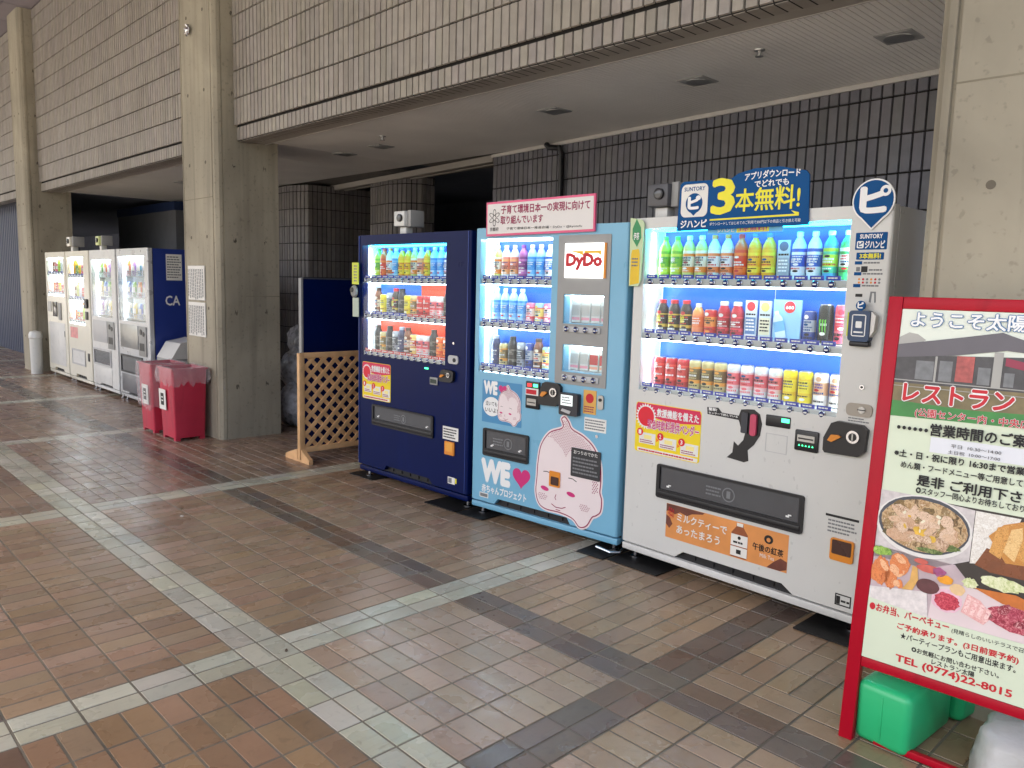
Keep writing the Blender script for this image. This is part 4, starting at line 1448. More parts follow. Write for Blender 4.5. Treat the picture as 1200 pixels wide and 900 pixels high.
# leaf shaped tea advert on the left edge
g = G()
g.prism([(-.018, 1.765), (.055, 1.752), (.070, 1.735), (.066, 1.60), (.062, 1.45), (.045, 1.425), (-.012, 1.425)], -.016, -.012, 'y', mat('leaf pale', (196, 214, 170), .4, var=.08))
fl = g.build('side_advert', wm, smooth=0)
g = G()
g.prism([(.022, 1.758), (.050, 1.715), (.055, 1.665), (.030, 1.62), (.0, 1.66), (-.002, 1.71)], -.0172, -.0162, 'y', mat('leaf green', (44, 140, 84), .4, var=.08))
g.prism([(.002, 1.605), (.042, 1.610), (.050, 1.585), (.052, 1.44), (-.006, 1.43), (-.004, 1.585)], -.0172, -.0162, 'y', mat('tea yellow', (228, 190, 30), .4, var=.08))
lines(g, .002, 1.52, .040, 1.57, 3, -.018, INKG, 3)
g.build('advert_print', fl, smooth=0)
text(fl, '伊茶', (.008, 1.655, .042, 1.69), -.018, INKW, .02)
# camera box standing on the machine
def camera_box(name, root, u, v, z, s, label, body):
    t = thing(name, label, 'camera')
    t.matrix_basis = root.matrix_basis @ Matrix.Translation((u, v, z))
    g = G(); g.box(-.03 * s, -.02 * s, .0, .03 * s, .03 * s, .045 * s, WHITE, .004); g.build('bracket', t)
    g = G(); g.box(-.05 * s, -.05 * s, .048 * s, .05 * s, .06 * s, .135 * s, body, .006); b_ = g.build('housing', t)
    g = G(); g.lathe([(.022 * s, 0, BLACK), (.022 * s, .012 * s, BLACK), (.016 * s, .014 * s, SMOKE), (.004 * s, .015 * s, SMOKE)], 16); g.transform(Matrix.Translation((.012 * s, -.05 * s, .095 * s)) @ Matrix.Rotation(R(90), 4, 'X')); g.build('lens', b_)
    g = G(); g.box(.052 * s, -.03 * s, .045 * s, .085 * s, .07 * s, .140 * s, GREYP, .004); g.build('side_cover', t)
camera_box('security_camera', wm, .10, .10, 1.760, 1.25, 'dark grey camera box beside the blue sign on top of the white machine', mat('camera grey', (84, 84, 88), .4, var=.05))

# ================================================================== light blue machine
bw = 1.085
win = (.040, .893, .588, 1.682)
h1, h2 = (.684, 1.218, .944, 1.370), (.688, .955, .947, 1.098)
bm_ = cabinet('vending_machine', 'light blue vending machine with white heart lettering and a round baby face', (-3.589, 3.138), R(4.4), bw, 1.745, .72, BLUE, win, GRP, holes=(h1, h2), notch=(.195, .225, .750, .775))
showcase(bm_, win, .16, [(.050, 1.47, .580, 1.675, CARDB), (.050, 1.205, .580, 1.410, CARDB), (.050, .945, .580, 1.150, CARDB)])
for k, h in enumerate((h1, h2)):
    g = G()
    e = .012
    u0, z0, u1, z1 = h
    for q in ((u0 - e, z0 - e, u0, z1 + e), (u1, z0 - e, u1 + e, z1 + e), (u0, z1, u1, z1 + e), (u0, z0 - e, u1, z0)):
        g.box(q[0], .0505, q[1], q[2], .13, q[3], INNER)
    g.box(u0 - e, .13, z0 - e, u1 + e, .135, z1 + e, INNER)
    g.build('side_showcase', bm_, smooth=0)
    g = G(); g.box(u0 + .01, .055, z1 - .008, u1 - .01, .068, z1 - .002, LAMP); g.build('top_lamp', bm_, smooth=0)
    g = G(); g.box(u0 + .0005, .004, z0 + .0005, u1 - .0005, .007, z1 - .0005, GLASS); g.build('front_pane', bm_, smooth=0)
b0, b1 = .075, .545
for z in (1.420, 1.165, .898):
    shelf(bm_, .036, .586, z, 8, lambda i: TAGB, b0, b1)
us = [b0 + .014 + (b1 - b0) * i / 7 for i in range(8)]
fill_row(bm_, [JT, PEA, PEA, PUR, WAT, WAT, SP, MO], us, .105, 1.455, 'blue machine top shelf', 'samples on the top shelf of the light blue machine', (.95, .95, .95))
fill_row(bm_, [WAT, WAT, WAT, WAT, PNK, MIX, PNK, MIX], us, .105, 1.200, 'blue machine middle shelf', 'samples on the middle shelf of the light blue machine', (.95, .95, .95))
fill_row(bm_, [DK, GC, BLK, SIL, EB, BRN, MIX, ORC], us, .105, .933, 'blue machine bottom shelf', 'samples on the bottom shelf of the light blue machine', (1, 1, 1.1))
g = G()
pw = [rect(h1[0] - .004, h1[1] - .004, h1[2] + .004, h1[3] + .004), rect(h2[0] - .004, h2[1] - .004, h2[2] + .004, h2[3] + .004)]
g.plate(rrect(.636, .884, .980, 1.690, .006), pw, -.005, 0, GREYP)
sp = g.build('side_panel', bm_, smooth=0)
g = G(); g.prism(rrect(.686, 1.462, .940, 1.645, .004), -.012, -.0052, 'y', mat('backlit white', (250, 250, 246), .4, var=0, emit=.55)); lg = g.build('backlit_logo', sp, smooth=0)
g = G(); g.box(.942, -.012, 1.462, .956, -.0052, 1.645, ORANGE); g.build('amber_edge', sp, smooth=0)
g = G()
g.prism([(.715, 1.605), (.808, 1.605), (.808, 1.580), (.785, 1.590)], -.0128, -.0121, 'y', mat('logo yellow', (244, 190, 40), .4, var=0))
g.prism([(.815, 1.605), (.925, 1.607), (.925, 1.580), (.905, 1.592), (.815, 1.592)], -.0128, -.0121, 'y', mat('logo yellow', (244, 190, 40)))
g.build('logo_flag', lg, smooth=0)
text(lg, 'DyDo', (.700, 1.508, .928, 1.588), -.0130, INKR, .065)
for z in (1.170, .905):
    g = G(); g.box(.690, -.014, z, .935, -.0052, z + .032, GREYL, .003); r_ = g.build('selection_rail', sp)
    for i in range(4):
        b = bpy.data.objects.new('select_button', button_mesh())
        COL.objects.link(b); b.parent = sp; b.location = (.716 + .064 * i, -.014, z + .016)
us4 = [.716 + .066 * i for i in range(4)]
fill_row(bm_, [GREYC] * 4, us4, .085, 1.222, 'upper side window of blue machine', 'cartons in the upper side window of the light blue machine', (1.05, 1, 1.25))
fill_row(bm_, [GREYC, GREYC, VEG, VEG], us4, .085, .959, 'lower side window of blue machine', 'cartons in the lower side window of the light blue machine', (1.05, 1, 1.2))
# board on top
TB = thing('top_sign', 'white board with pink frame and maroon writing on the light blue machine', 'sign')
TB.matrix_basis = bm_.matrix_basis @ Matrix.Translation((0, -.006, 0))
M_ = Matrix.Translation((.49, 0, 1.79)) @ Matrix.Rotation(R(-.7), 4, 'Y') @ Matrix.Translation((-.49, 0, -1.79))
g = G(); g.box(.100, -.012, 1.700, .880, 0, 1.894, PINK); g.transform(M_); g.build('sign_frame', TB, smooth=0)
g = G(); g.box(.110, -.0135, 1.712, .870, -.0122, 1.882, mat('board white', (226, 222, 218), .45, var=.02)); g.transform(M_); fb = g.build('sign_face', TB, smooth=0)
text(fb, '子育て環境日本一の実現に向けて', (.218, 1.820, .848, 1.868), -.0146, MAROON, .025)
text(fb, '取り組んでいます', (.215, 1.762, .530, 1.808), -.0146, MAROON, .025)
text(fb, '京都府', (.132, 1.724, .200, 1.746), -.0146, INKB, .01)
text(fb, '子育て環境日本一推進会議・DyDo・@kyotofu', (.262, 1.726, .800, 1.743), -.0146, INKB, .005)
g = G()
for k in range(6):                                       # six looped petals round a ring
    a = k * math.pi / 3 + math.pi / 2
    cx, cz = .166 + .026 * math.cos(a), 1.800 + .030 * math.sin(a)
    for q in range(16):
        t0, t1 = q * math.pi / 8, (q + 1) * math.pi / 8
        def e_(t, r_):
            x, z_ = r_ * .6 * math.cos(t), r_ * math.sin(t)
            return (cx + x * math.sin(a) + z_ * math.cos(a), -.0146 - .00005 * k, cz - x * math.cos(a) + z_ * math.sin(a))
        g.face([e_(t0, .019), e_(t1, .019), e_(t1, .0145), e_(t0, .0145)], INKB)
g.build('emblem', fb, smooth=0)
camera_box('security_camera', bm_, .14, .16, 1.744, 1.25, 'grey camera box half hidden behind the pink framed board', GREYP)

def spline(P, n=6):
    out = []
    k = len(P)
    for i in range(k):
        p0, p1, p2, p3 = (Vector(P[(i + j - 1) % k]) for j in range(4))
        for q in range(n):
            t = q / n
            v = .5 * ((2 * p1) + (-p0 + p2) * t + (2 * p0 - 5 * p1 + 4 * p2 - p3) * t * t + (-p0 + 3 * p1 - 3 * p2 + p3) * t ** 3)
            out.append((v.x, v.y))
    return out
def heart(cx, cz, s):
    P = []
    for k in range(40):
        t = 2 * math.pi * k / 40
        P.append((cx + s * 16 * math.sin(t) ** 3 / 17, cz + s * (13 * math.cos(t) - 5 * math.cos(2 * t) - 2 * math.cos(3 * t) - math.cos(4 * t)) / 17))
    return P
def dots(g, poly_in, pitch, r, v, m):
    xs_ = [p[0] for p in poly_in]; zs_ = [p[1] for p in poly_in]
    def inside(x, z):
        c = False
        for i in range(len(poly_in)):
            (x1, z1), (x2, z2) = poly_in[i], poly_in[i - 1]
            if (z1 > z) != (z2 > z) and x < (x2 - x1) * (z - z1) / (z2 - z1) + x1:
                c = not c
        return c
    j = 0
    z = min(zs_)
    while z < max(zs_):
        x = min(xs_) + (pitch / 2 if j % 2 else 0)
        while x < max(xs_):
            if inside(x, z):
                g.face([(x + r * math.cos(q * math.pi / 3), v, z + r * math.sin(q * math.pi / 3)) for q in range(6)], m)
            x += pitch
        z += pitch * .8
        j += 1
def infant(t, M2, k=1.0, v=0.0):
    """plain smiling infant face drawn with a thick outline"""
    H_ = [(.700, .640), (.690, .685), (.715, .703), (.745, .675), (.770, .640), (.850, .610), (.920, .560), (.965, .480), (.975, .385), (.972, .320), (.985, .280), (.980, .215), (.950, .185), (.925, .170), (.890, .115), (.840, .098), (.790, .135), (.700, .150), (.600, .150), (.545, .175), (.520, .240), (.525, .330), (.530, .420), (.550, .520), (.610, .600)]
    O_ = spline([M2(p) for p in H_])
    cx = sum(p[0] for p in O_) / len(O_); cz = sum(p[1] for p in O_) / len(O_)
    def grow(d):
        out = []
        n = len(O_)
        for i in range(n):
            a, b = O_[i - 1], O_[(i + 1) % n]
            dx, dz = b[0] - a[0], b[1] - a[1]
            l = math.hypot(dx, dz) or 1
            out.append((O_[i][0] + dz / l * d * -1, O_[i][1] + dx / l * d))
        return out
    area = sum(O_[i][0] * O_[(i + 1) % len(O_)][1] - O_[(i + 1) % len(O_)][0] * O_[i][1] for i in range(len(O_)))
    sg = -1 if area > 0 else 1
    g = G(); g.prism(grow(sg * .009 * k), v - .0010, v - .0002, 'y', PALEP); root_ = g.build('infant_sticker', t, smooth=0)
    g = G(); g.prism(O_, v - .0018, v - .0011, 'y', MAROON); g.build('infant_outline', root_, smooth=0)
    g = G(); g.prism(grow(-sg * .0065 * k), v - .0026, v - .0019, 'y', PALEP); g.build('infant_face', root_, smooth=0)
    g = G()
    hair = [M2(p) for p in [(.705, .640), (.700, .675), (.722, .685), (.740, .655), (.765, .630), (.845, .598), (.905, .553), (.948, .475), (.955, .40), (.93, .46), (.87, .52), (.80, .535), (.745, .505), (.735, .465), (.70, .52), (.64, .565), (.60, .570), (.63, .60)]]
    dots(g, hair, .0115 * k, .0030 * k, v - .0032, MAROON)
    g.build('hair_dots', root_, smooth=0)
    for c in ((.572, .222), (.870, .212)):
        g = G()
        ell = [M2((c[0] + .036 * math.cos(q * .5), c[1] + .024 * math.sin(q * .5))) for q in range(12)]
        dots(g, ell, .0125 * k, .0032 * k, v - .0032, MAROON)
        g.build('cheek_dots', root_, smooth=0)
    g = G()
    ear = [M2(p) for p in [(.915, .30), (.955, .32), (.962, .42), (.945, .46), (.92, .40)]]
    dots(g, ear, .0125 * k, .0038 * k, v - .0032, MAROON)
    g.build('ear_dots', root_, smooth=0)
    g = G()
    def stroke(pts, w, m):
        g = G()
        for a, b in zip(pts[:-1], pts[1:]):
            a, b = Vector(a), Vector(b)
            n_ = (b - a).normalized()
            n_ = Vector((-n_.y, n_.x)) * w * k
            g.face([(q.x, v - .0034, q.y) for q in (a - n_, b - n_, b + n_, a + n_)], m)
        g.build('drawn_line', root_, smooth=0)
    for e0, e1 in ((.588, .272), (.775, .272)):
        g.prism([M2((e0 + .030 * math.cos(q * .524), e1 + .013 * math.sin(q * .524) - .004 * math.cos(q * .524))) for q in range(12)], v - .0034, v - .0027, 'y', MAG)
        g.build('closed_eye', root_, smooth=0); g = G()
    stroke([M2(p) for p in ((.575, .368), (.600, .372), (.620, .368))], .0022, INKB)
    stroke([M2(p) for p in ((.755, .362), (.785, .362), (.812, .350))], .0022, INKB)
    stroke([M2(p) for p in ((.672, .252), (.664, .232), (.672, .220))], .0022, MAROON)
    stroke([M2(p) for p in ((.640, .192), (.672, .178), (.715, .180), (.742, .192))], .0024, MAROON)
    stroke([M2(p) for p in ((.672, .166), (.705, .164))], .0022, MAROON)
    g.bm.free()
    return root_
infant(bm_, lambda p: p)
text(bm_, 'WE', (.092, .232, .312, .356), -.0012, INKW, .075)
g = G(); g.prism(heart(.408, .300, .072), -.0014, -.0002, 'y', MAG); g.build('heart_sticker', bm_, smooth=0)
text(bm_, '赤ちゃんプロジェクト', (.092, .158, .450, .206), -.0012, INKW, .03)
p = plaque(bm_, (.080, .592, .396, .848), mat('poster blue', (70, 140, 186), .35, var=.03), 'heart_poster')
text(p, 'WE', (.096, .768, .200, .838), -.0024, INKW, .07)
g = G(); g.prism(heart(.246, .802, .034), -.0026, -.0016, 'y', MAG); g.build('heart_sticker', p, smooth=0)
g = G(); g.disc(.160, .690, .070, -.0026, INKW, 28, rz=.058, th=.001); q_ = g.build('speech_bubble', p, smooth=0)
text(q_, '泣いても', (.112, .695, .205, .722), -.0034, INKB, .01)
text(q_, 'いいよ!', (.108, .655, .210, .682), -.0034, INKB, .01)
infant(p, lambda q: (.205 + (q[0] - .50) * .385, .598 + (q[1] - .10) * .385), .42, -.0016)
# controls
g = G(); g.box(.434, -.014, .718, .534, 0, .874, BLACK, .004); p = g.build('note_unit', bm_)
g = G(); g.box(.448, -.0155, .845, .478, -.0142, .862, mat('red led', (230, 40, 40), .4, var=0, emit=.8)); g.box(.492, -.0155, .845, .524, -.0142, .862, mat('green led', (60, 240, 140))); g.build('status_lamp', p, smooth=0)
g = G(); g.box(.436, -.0155, .796, .530, -.0142, .836, PAPER); g.box(.440, -.0163, .802, .516, -.0156, .828, INKR); g.build('red_sticker', p, smooth=0)
g = G(); g.box(.450, -.020, .738, .518, -.0142, .776, STEEL); g.box(.456, -.0215, .752, .512, -.0202, .758, BLACK); g.build('slot_mouth', p, smooth=0)
coin_unit(bm_, .536, .750, .156, .134)
g = G(); g.prism(rrect(.694, .716, .820, .838, .010), -.034, 0, 'y', mat('reader dark grey', (46, 46, 52), .4)); p = g.build('payment_reader', bm_)
g = G(); g.box(.708, -.0352, .770, .788, -.0342, .828, mat('lcd screen', (214, 226, 222), .3, var=0, emit=.25)); lines(g, .716, .778, .780, .822, 3, -.036, INKG, 2); g.build('screen', p, smooth=0)
g = G(); g.prism([(.712, .738), (.770, .726), (.780, .742), (.720, .752)], -.038, -.0342, 'y', GREYL); g.build('card_rest', p, smooth=0)
g = G(); g.box(.838, -.003, .736, .922, 0, .866, mat('amber sticker', (218, 168, 84), .4, var=.06)); p = g.build('amber_sticker', bm_, smooth=0)
g = G(); g.disc(.880, .822, .026, -.004, INKR, th=.0009); lines(g, .846, .744, .914, .782, 3, -.0038, MAROON, 3); g.build('sticker_print', p, smooth=0)
g = G(); g.prism(rrect(.936, .770, .972, .846, .012), -.010, 0, 'y', STEEL); g.disc(.953, .822, .009, -.014, BLACK, 14, th=.004); g.build('lock_plate', bm_)
g = G(); g.box(.848, -.0012, .645, .992, 0, .718, PAPER); p = g.build('notice_sticker', bm_, smooth=0)
g = G(); lines(g, .854, .652, .985, .712, 4, -.002, INKG, 7); g.build('sticker_print', p, smooth=0)
g = G(); g.disc(.935, .622, .009, -.005, CHROME, 14, th=.005); g.build('lock', bm_)
outlet(bm_, .100, .388, .462, .556)
g = G(); g.prism(rrect(.772, .380, .968, .540, .006), -.008, -.0036, 'y', mat('board charcoal', (46, 46, 50), .4)); p = g.build('notice_board', bm_)
text(p, 'おつりのでかた', (.790, .508, .950, .528), -.0086, PAPER, .01)
g = G(); lines(g, .785, .395, .955, .495, 5, -.0086, INKG, 9); g.build('board_print', p, smooth=0)
g = G(); g.prism(rrect(.623, .294, .698, .382, .006), -.010, -.0036, 'y', ORANGE); p = g.build('coin_return', bm_)
g = G(); g.prism(rrect(.636, .304, .692, .352, .006), -.0115, -.0102, 'y', mat('dark return', (70, 40, 30))); g.build('return_flap', p)
g = G(); g.box(.073, -.001, .122, .146, 0, .152, PAPER); g.box(.079, -.0018, .127, .140, -.0011, .147, INKG); g.build('maker_plate', bm_, smooth=0)
g = G(); g.tube([(.98, -.03, .03), (1.09, -.055, .03), (1.12, -.02, .03), (1.10, .04, .03)], .008, CHROME); g.build('floor_anchor', bm_)

# ================================================================== navy machine
nw = 1.175
win = (.036, .898, .945, 1.668)
nv = cabinet('vending_machine', 'dark navy vending machine beside the wooden lattice screen', (-4.825, 3.124), R(1.5), nw, 1.738, .72, NAVY, win, GRP, notch=(.300, .330, .800, .835))
showcase(nv, win, .16, [(.045, 1.46, .936, 1.66, CARDB), (.045, 1.20, .505, 1.405, CARDB), (.51, 1.20, .936, 1.405, CARDR), (.045, .938, .936, 1.152, CARDR)], top=LAMPC)
b0, b1 = .075, .905
shelf(nv, .038, .942, 1.412, 13, lambda i: TAGB, b0, b1)
shelf(nv, .038, .942, 1.160, 13, lambda i: TAGB if i < 7 else TAGR, b0, b1)
shelf(nv, .038, .942, .895, 13, lambda i: TAGR, b0, b1)
us = [b0 + .012 + (b1 - b0) * i / 12 for i in range(13)]
fill_row(nv, [GT, RO, BT, WAT, OJ, OJ, JT, PEA, OJ, WAT, WAT, SP, ORC], us, .105, 1.447, 'navy machine top shelf', 'samples on the top shelf of the navy machine')
fill_row(nv, [BRN, YC, SIL, CB, BLK, YC, GC, RC, RC, WC, WC, BLK, ORC], us, .105, 1.195, 'navy machine middle shelf', 'samples on the middle shelf of the navy machine', (1, 1, 1.1))
fill_row(nv, [BLK, GC, BLK, SIL, DK, BRN, SOUP, WC, WC, BLK, ORC, ORC, GRC], us, .105, .930, 'navy machine bottom shelf', 'samples on the bottom shelf of the navy machine', (1, 1, 1.1))
g = G(); g.box(-.004, -.004, .10, .004, .054, 1.735, NAVY_E); g.build('edge_trim', nv, smooth=0)
g = G(); g.box(nw - .026, -.003, .10, nw - .020, .0005, 1.735, NAVY_E); g.build('edge_trim', nv, smooth=0)
safety_poster(nv, .042, .586, .376, .850)
outlet(nv, .168, .408, .846, .556)
coin_unit(nv, .912, .794, .138, .080)
g = G(); g.box(.806, -.010, .762, .884, 0, .812, GREYP, .005); p = g.build('note_slot', nv)
g = G(); g.box(.816, -.0125, .774, .874, -.0102, .800, mat('screen dark', (40, 56, 48), .2)); g.build('slot_mouth', p, smooth=0)
g = G(); g.box(.744, -.002, .858, .782, 0, .868, mat('green led', (60, 240, 140))); g.build('status_lamp', nv, smooth=0)
g = G(); g.prism(rrect(.984, .915, 1.078, .968, .018), -.008, 0, 'y', GREYL); p = g.build('coin_plate', nv)
g = G(); g.disc(1.045, .94, .013, -.012, BLACK, 14, th=.004); g.build('lock', p)
g = G(); g.disc(1.030, 1.045, .008, -.005, CHROME, 14, th=.005); g.build('lock', nv)
g = G(); g.box(.936, -.0012, .424, 1.086, 0, .508, PAPER); p = g.build('notice_sticker', nv, smooth=0)
g = G(); lines(g, .944, .432, 1.078, .500, 4, -.002, INKB, 8); g.build('sticker_print', p, smooth=0)
g = G(); g.prism(rrect(.964, .328, 1.055, .414, .006), -.010, 0, 'y', ORANGE); p = g.build('coin_return', nv)
g = G(); g.prism(rrect(.978, .350, 1.042, .408, .006), -.0115, -.0102, 'y', mat('amber clear', (240, 170, 70), .15)); g.build('return_flap', p)
g = G(); g.box(.992, -.001, .140, 1.060, 0, .184, PAPER); g.box(.998, -.0018, .146, 1.03, -.0011, .178, INKG); g.box(1.064, -.001, .150, 1.076, 0, .182, YEL); g.build('maker_plate', nv, smooth=0)
camera_box('security_camera', nv, .40, .10, 1.737, 1.15, 'white camera box standing on the navy vending machine', WHITE)
# lime tag with its reader on the left edge
g = G(); g.box(-.060, -.022, 1.395, .018, -.016, 1.548, mat('lime plate', (206, 214, 60)))
t_ = g.build('side_tag', nv, smooth=0)
g = G(); lines(g, -.035, 1.41, .0, 1.535, 6, -.023, INKG, 2); g.build('tag_print', t_, smooth=0)
g = G(); g.box(-.056, -.020, 1.165, .016, -.014, 1.30, mat('tag pale', (178, 190, 176), .4)); g.build('tag_lower', t_, smooth=0)
g = G(); g.ball((-.02, -.03, 1.345), .036, .022, .045, GREYP, 12, 8); g.disc(-.02, 1.355, .018, -.056, BLACK, 14, th=.01); g.build('tag_reader', t_)

# ================================================================== far row of bright machines
FG = 'bright vending machines in the far row'
def far_machine(label, x, w, style, body, side=None, seed=0):
    H = 1.712
    rr = random.Random(seed)
    win = {'cup': (.08, 1.12, w - .08, 1.64), 'drink': (.07, .78, w - .20, 1.64), 'snack': (.07, .92, w - .14, 1.60), 'snack2': (.05, .92, w - .10, 1.63)}[style]
    t = cabinet('vending_machine', label, (x, 2.985), 0, w, H, .74, body, win, FG, side=side, int_d=.18)
    if style in ('cup', 'drink'):
        showcase(t, win, .13, [], LAMPF, side=LAMPF)
        n = 3 if style == 'drink' else 2
        kinds = [ORC, GRC, RC, MIX, YC, BRN, WC, PNK, JT, GT, OJ, PEA]
        hh = (win[3] - win[1]) / n
        for k in range(n):
            z = win[1] + hh * k + .03
            shelf(t, win[0] - .002, win[2] + .002, z - .005, 6, lambda i: TAGB if k else TAGR, win[0] + .05, win[2] - .05)
            fill_row(t, [kinds[(k * 5 + i * (1 + seed)) % 12] for i in range(6)], [win[0] + .055 + (win[2] - win[0] - .1) * i / 5 for i in range(6)], .085, z + .032, label.split(' ')[0] + ' machine, ' + ['lowest', 'middle', 'topmost'][k if n == 3 else k * 2] + ' row', 'samples in ' + label, (1.2, 1, 1.0), True)
    else:
        showcase(t, win, .16, [], LAMPF, side=LAMPF)
        n = 3
        hh = (win[3] - win[1]) / n
        packs = [((60, 90, 190), (90, 130, 220)), ((90, 160, 70), (150, 200, 90)), ((210, 90, 50), (236, 150, 70)), ((150, 90, 180), (190, 140, 210)), ((60, 140, 170), (230, 230, 220)), ((220, 190, 60), (240, 226, 140))]
        nm_ = ['blue snack bag', 'green snack bag', 'orange snack bag', 'purple snack bag', 'teal and white snack bag', 'yellow snack bag']
        for k in range(n):
            z = win[1] + hh * k + .012
            g = G()
            for r_ in range(4):
                g.tube([(win[0] + .003, .06, z + .012 + r_ * .018), (win[2] - .003, .06, z + .012 + r_ * .018)], .0028, CHROME, 5)
            uu = win[0] + .01
            while uu < win[2]:
                g.tube([(uu, .06, z + .008), (uu, .06, z + .072)], .0024, CHROME, 5)
                uu += .035
            g.box(win[0], .065, z, win[2], .155, z + .006, STEEL)
            g.build('wire_shelf', t)
            for i in range(5):
                q = (k * 2 + i + seed) % 6
                sp_ = ('pack', packs[q][0], packs[q][1], (0, 0, 0), (236, 232, 226), nm_[q])
                put_sample(t, sp_, win[0] + .07 + (win[2] - win[0] - .14) * i / 4, .095, z + .008, '%s, %s from left, %s row of %s' % (nm_[q], ORD[i], ['lowest', 'middle', 'topmost'][k], label.split(',')[0]), 'snack bags in ' + label, (1.2, 1.2, 1.35), True)
    # lower front
    if style == 'cup':
        g = G(); g.box(.10, -.012, .90, .24, 0, 1.04, mat('metal dull', (190, 190, 186), .35, var=.05), .005); g.build('selection_panel', t)
        g = G(); g.box(.34, -.014, .84, .52, 0, 1.04, SMOKE, .006); g.build('cup_door', t)
        g = G(); g.box(.60, -.012, .80, .72, 0, 1.03, GREYP, .005); g.build('coin_panel', t)
        g = G(); g.box(.82, -.004, .58, .85, 0, .66, BLACK); g.build('lock', t)
        g = G(); g.box(.10, -.003, .18, w - .10, 0, .76, WHITE2, .003); g.build('lower_panel', t)
    elif style == 'drink':
        coin_unit(t, w - .17, 1.0, .13, .12)
        g = G(); g.box(w - .16, -.01, .86, w - .06, 0, .96, BLACK, .004); g.build('note_slot', t)
        g = G(); g.box(.10, -.0015, .60, .42, 0, .74, mat('advert pink', (226, 150, 150), .4, var=.2, vscale=14)); g.build('advert_sticker', t, smooth=0)
        g = G(); g.plate(rect(.16, .26, .72, .46), [rect(.18, .28, .70, .44)], -.012, 0, GREYL); g.box(.18, -.006, .28, .70, -.003, .44, WHITE2); g.build('outlet_frame', t)
        g = G(); g.box(w - .12, -.010, .34, w - .07, 0, .44, BLACK, .003); g.build('coin_return', t)
    else:
        g = G(); g.box(.08, -.008, .62, w - .34, 0, .88, GREYL if style == 'snack' else STEEL, .004); g.build('poster_panel', t)
        g = G(); g.box(w - .30, -.012, .56, w - .08, 0, .88, GREYP, .005); p_ = g.build('control_panel', t)
        g = G(); g.disc(w - .22, .82, .03, -.018, BLACK, 14, th=.006); g.disc(w - .14, .80, .026, -.018, BLACK, 14, th=.006); g.box(w - .26, -.016, .62, w - .13, -.0125, .70, BLACK); g.build('coin_slot', p_)
        g = G(); g.plate(rect(.08, .34, w - .22, .54), [rect(.10, .36, w - .24, .52)], -.014, 0, GREYL if style == 'snack' else BLACK); g.box(.10, -.007, .36, w - .24, -.003, .52, SMOKE); g.build('outlet_frame', t)
        g = G(); g.box(.08, -.004, .12, w - .22, 0, .32, WHITE2 if style == 'snack' else mat('dark silver', (120, 120, 126), .35, metal=.5, var=.05), .003); g.build('lower_panel', t)
    return t
CREAM = mat('cream enamel', (226, 222, 206), .3, var=.03, coat=.2)
SILV = mat('silver front', (196, 198, 200), .28, metal=.35, var=.04)
far_machine('cream machine, leftmost of the far row', -12.58, .955, 'cup', CREAM, seed=1)
far_machine('pale machine, second of the far row', -11.58, .955, 'drink', CREAM, seed=2)
far_machine('silver framed machine, third of the far row', -10.57, .935, 'snack', WHITE2, seed=3)
m4 = far_machine('navy sided machine, rightmost of the far row', -9.58, .975, 'snack2', SILV, side=mat('navy side', (34, 56, 136), .35, var=.05, vscale=2), seed=4)
g = G(); g.box(0, 0, 1.38, .0015, .165, 1.655, PAPER); o = g.build('side_notice', m4, smooth=0); o.location = (.9752, .19, 0)
g = G(); lines(g, -.155, 1.40, -.01, 1.64, 9, -.0006, INKG, 5); g.transform(Matrix.Rotation(R(90), 4, 'Z')); q_ = g.build('notice_print', o, smooth=0); q_.location = (.0016, .165, 0)
g = G(); text_into(g, 'CA', (.175, 1.115, .325, 1.215), 0, INKW, .02); g.transform(Matrix.Rotation(R(90), 4, 'Z')); o = g.build('lettering', m4, smooth=0, weld=False); o.location = (.9765, 0, 0)
for x_, z_, s_, lab, bd in ((-11.30, 1.709, 1.35, 'pale camera box on the second bright machine of the far row', CREAM), (-10.15, 1.709, 1.2, 'small lit topper box on the third bright machine of the far row', mat('topper lime', (214, 222, 150), .4, var=.1))):
    e_ = thing('tmp', lab, 'camera', (x_, 3.02, 0)); camera_box('security_camera', e_, 0, 0, z_, s_, lab, bd); bpy.data.objects.remove(e_)

# ================================================================== rubber mats under the feet
def mat_sheet(P, label):
    g = G(); g.prism(P, .0015, .0075, 'z', BLACKM)
    o = g.build('rubber_mat', smooth=0)
    tag(o, label, 'mat', 'rubber mats under the near machines')
mat_sheet([(-4.92, 3.10), (-4.64, 3.11), (-4.63, 3.40), (-4.91, 3.40)], 'black rubber mat under the left foot of the navy machine')
mat_sheet([(-3.95, 3.05), (-3.66, 3.06), (-3.67, 3.40), (-3.96, 3.40)], 'black rubber mat under the right foot of the navy machine')
mat_sheet([(-3.64, 3.06), (-3.42, 3.08), (-3.44, 3.42), (-3.645, 3.40)], 'black rubber mat under the left foot of the light blue machine')
mat_sheet([(-2.68, 3.10), (-2.505, 3.11), (-2.51, 3.45), (-2.70, 3.44)], 'black rubber mat under the right foot of the light blue machine')
mat_sheet([(-2.49, 3.13), (-2.18, 3.13), (-2.17, 3.45), (-2.49, 3.45)], 'black rubber mat under the left foot of the white machine')
mat_sheet([(-1.44, 3.08), (-1.10, 3.08), (-1.10, 3.42), (-1.44, 3.42)], 'black rubber mat under the right foot of the white machine')

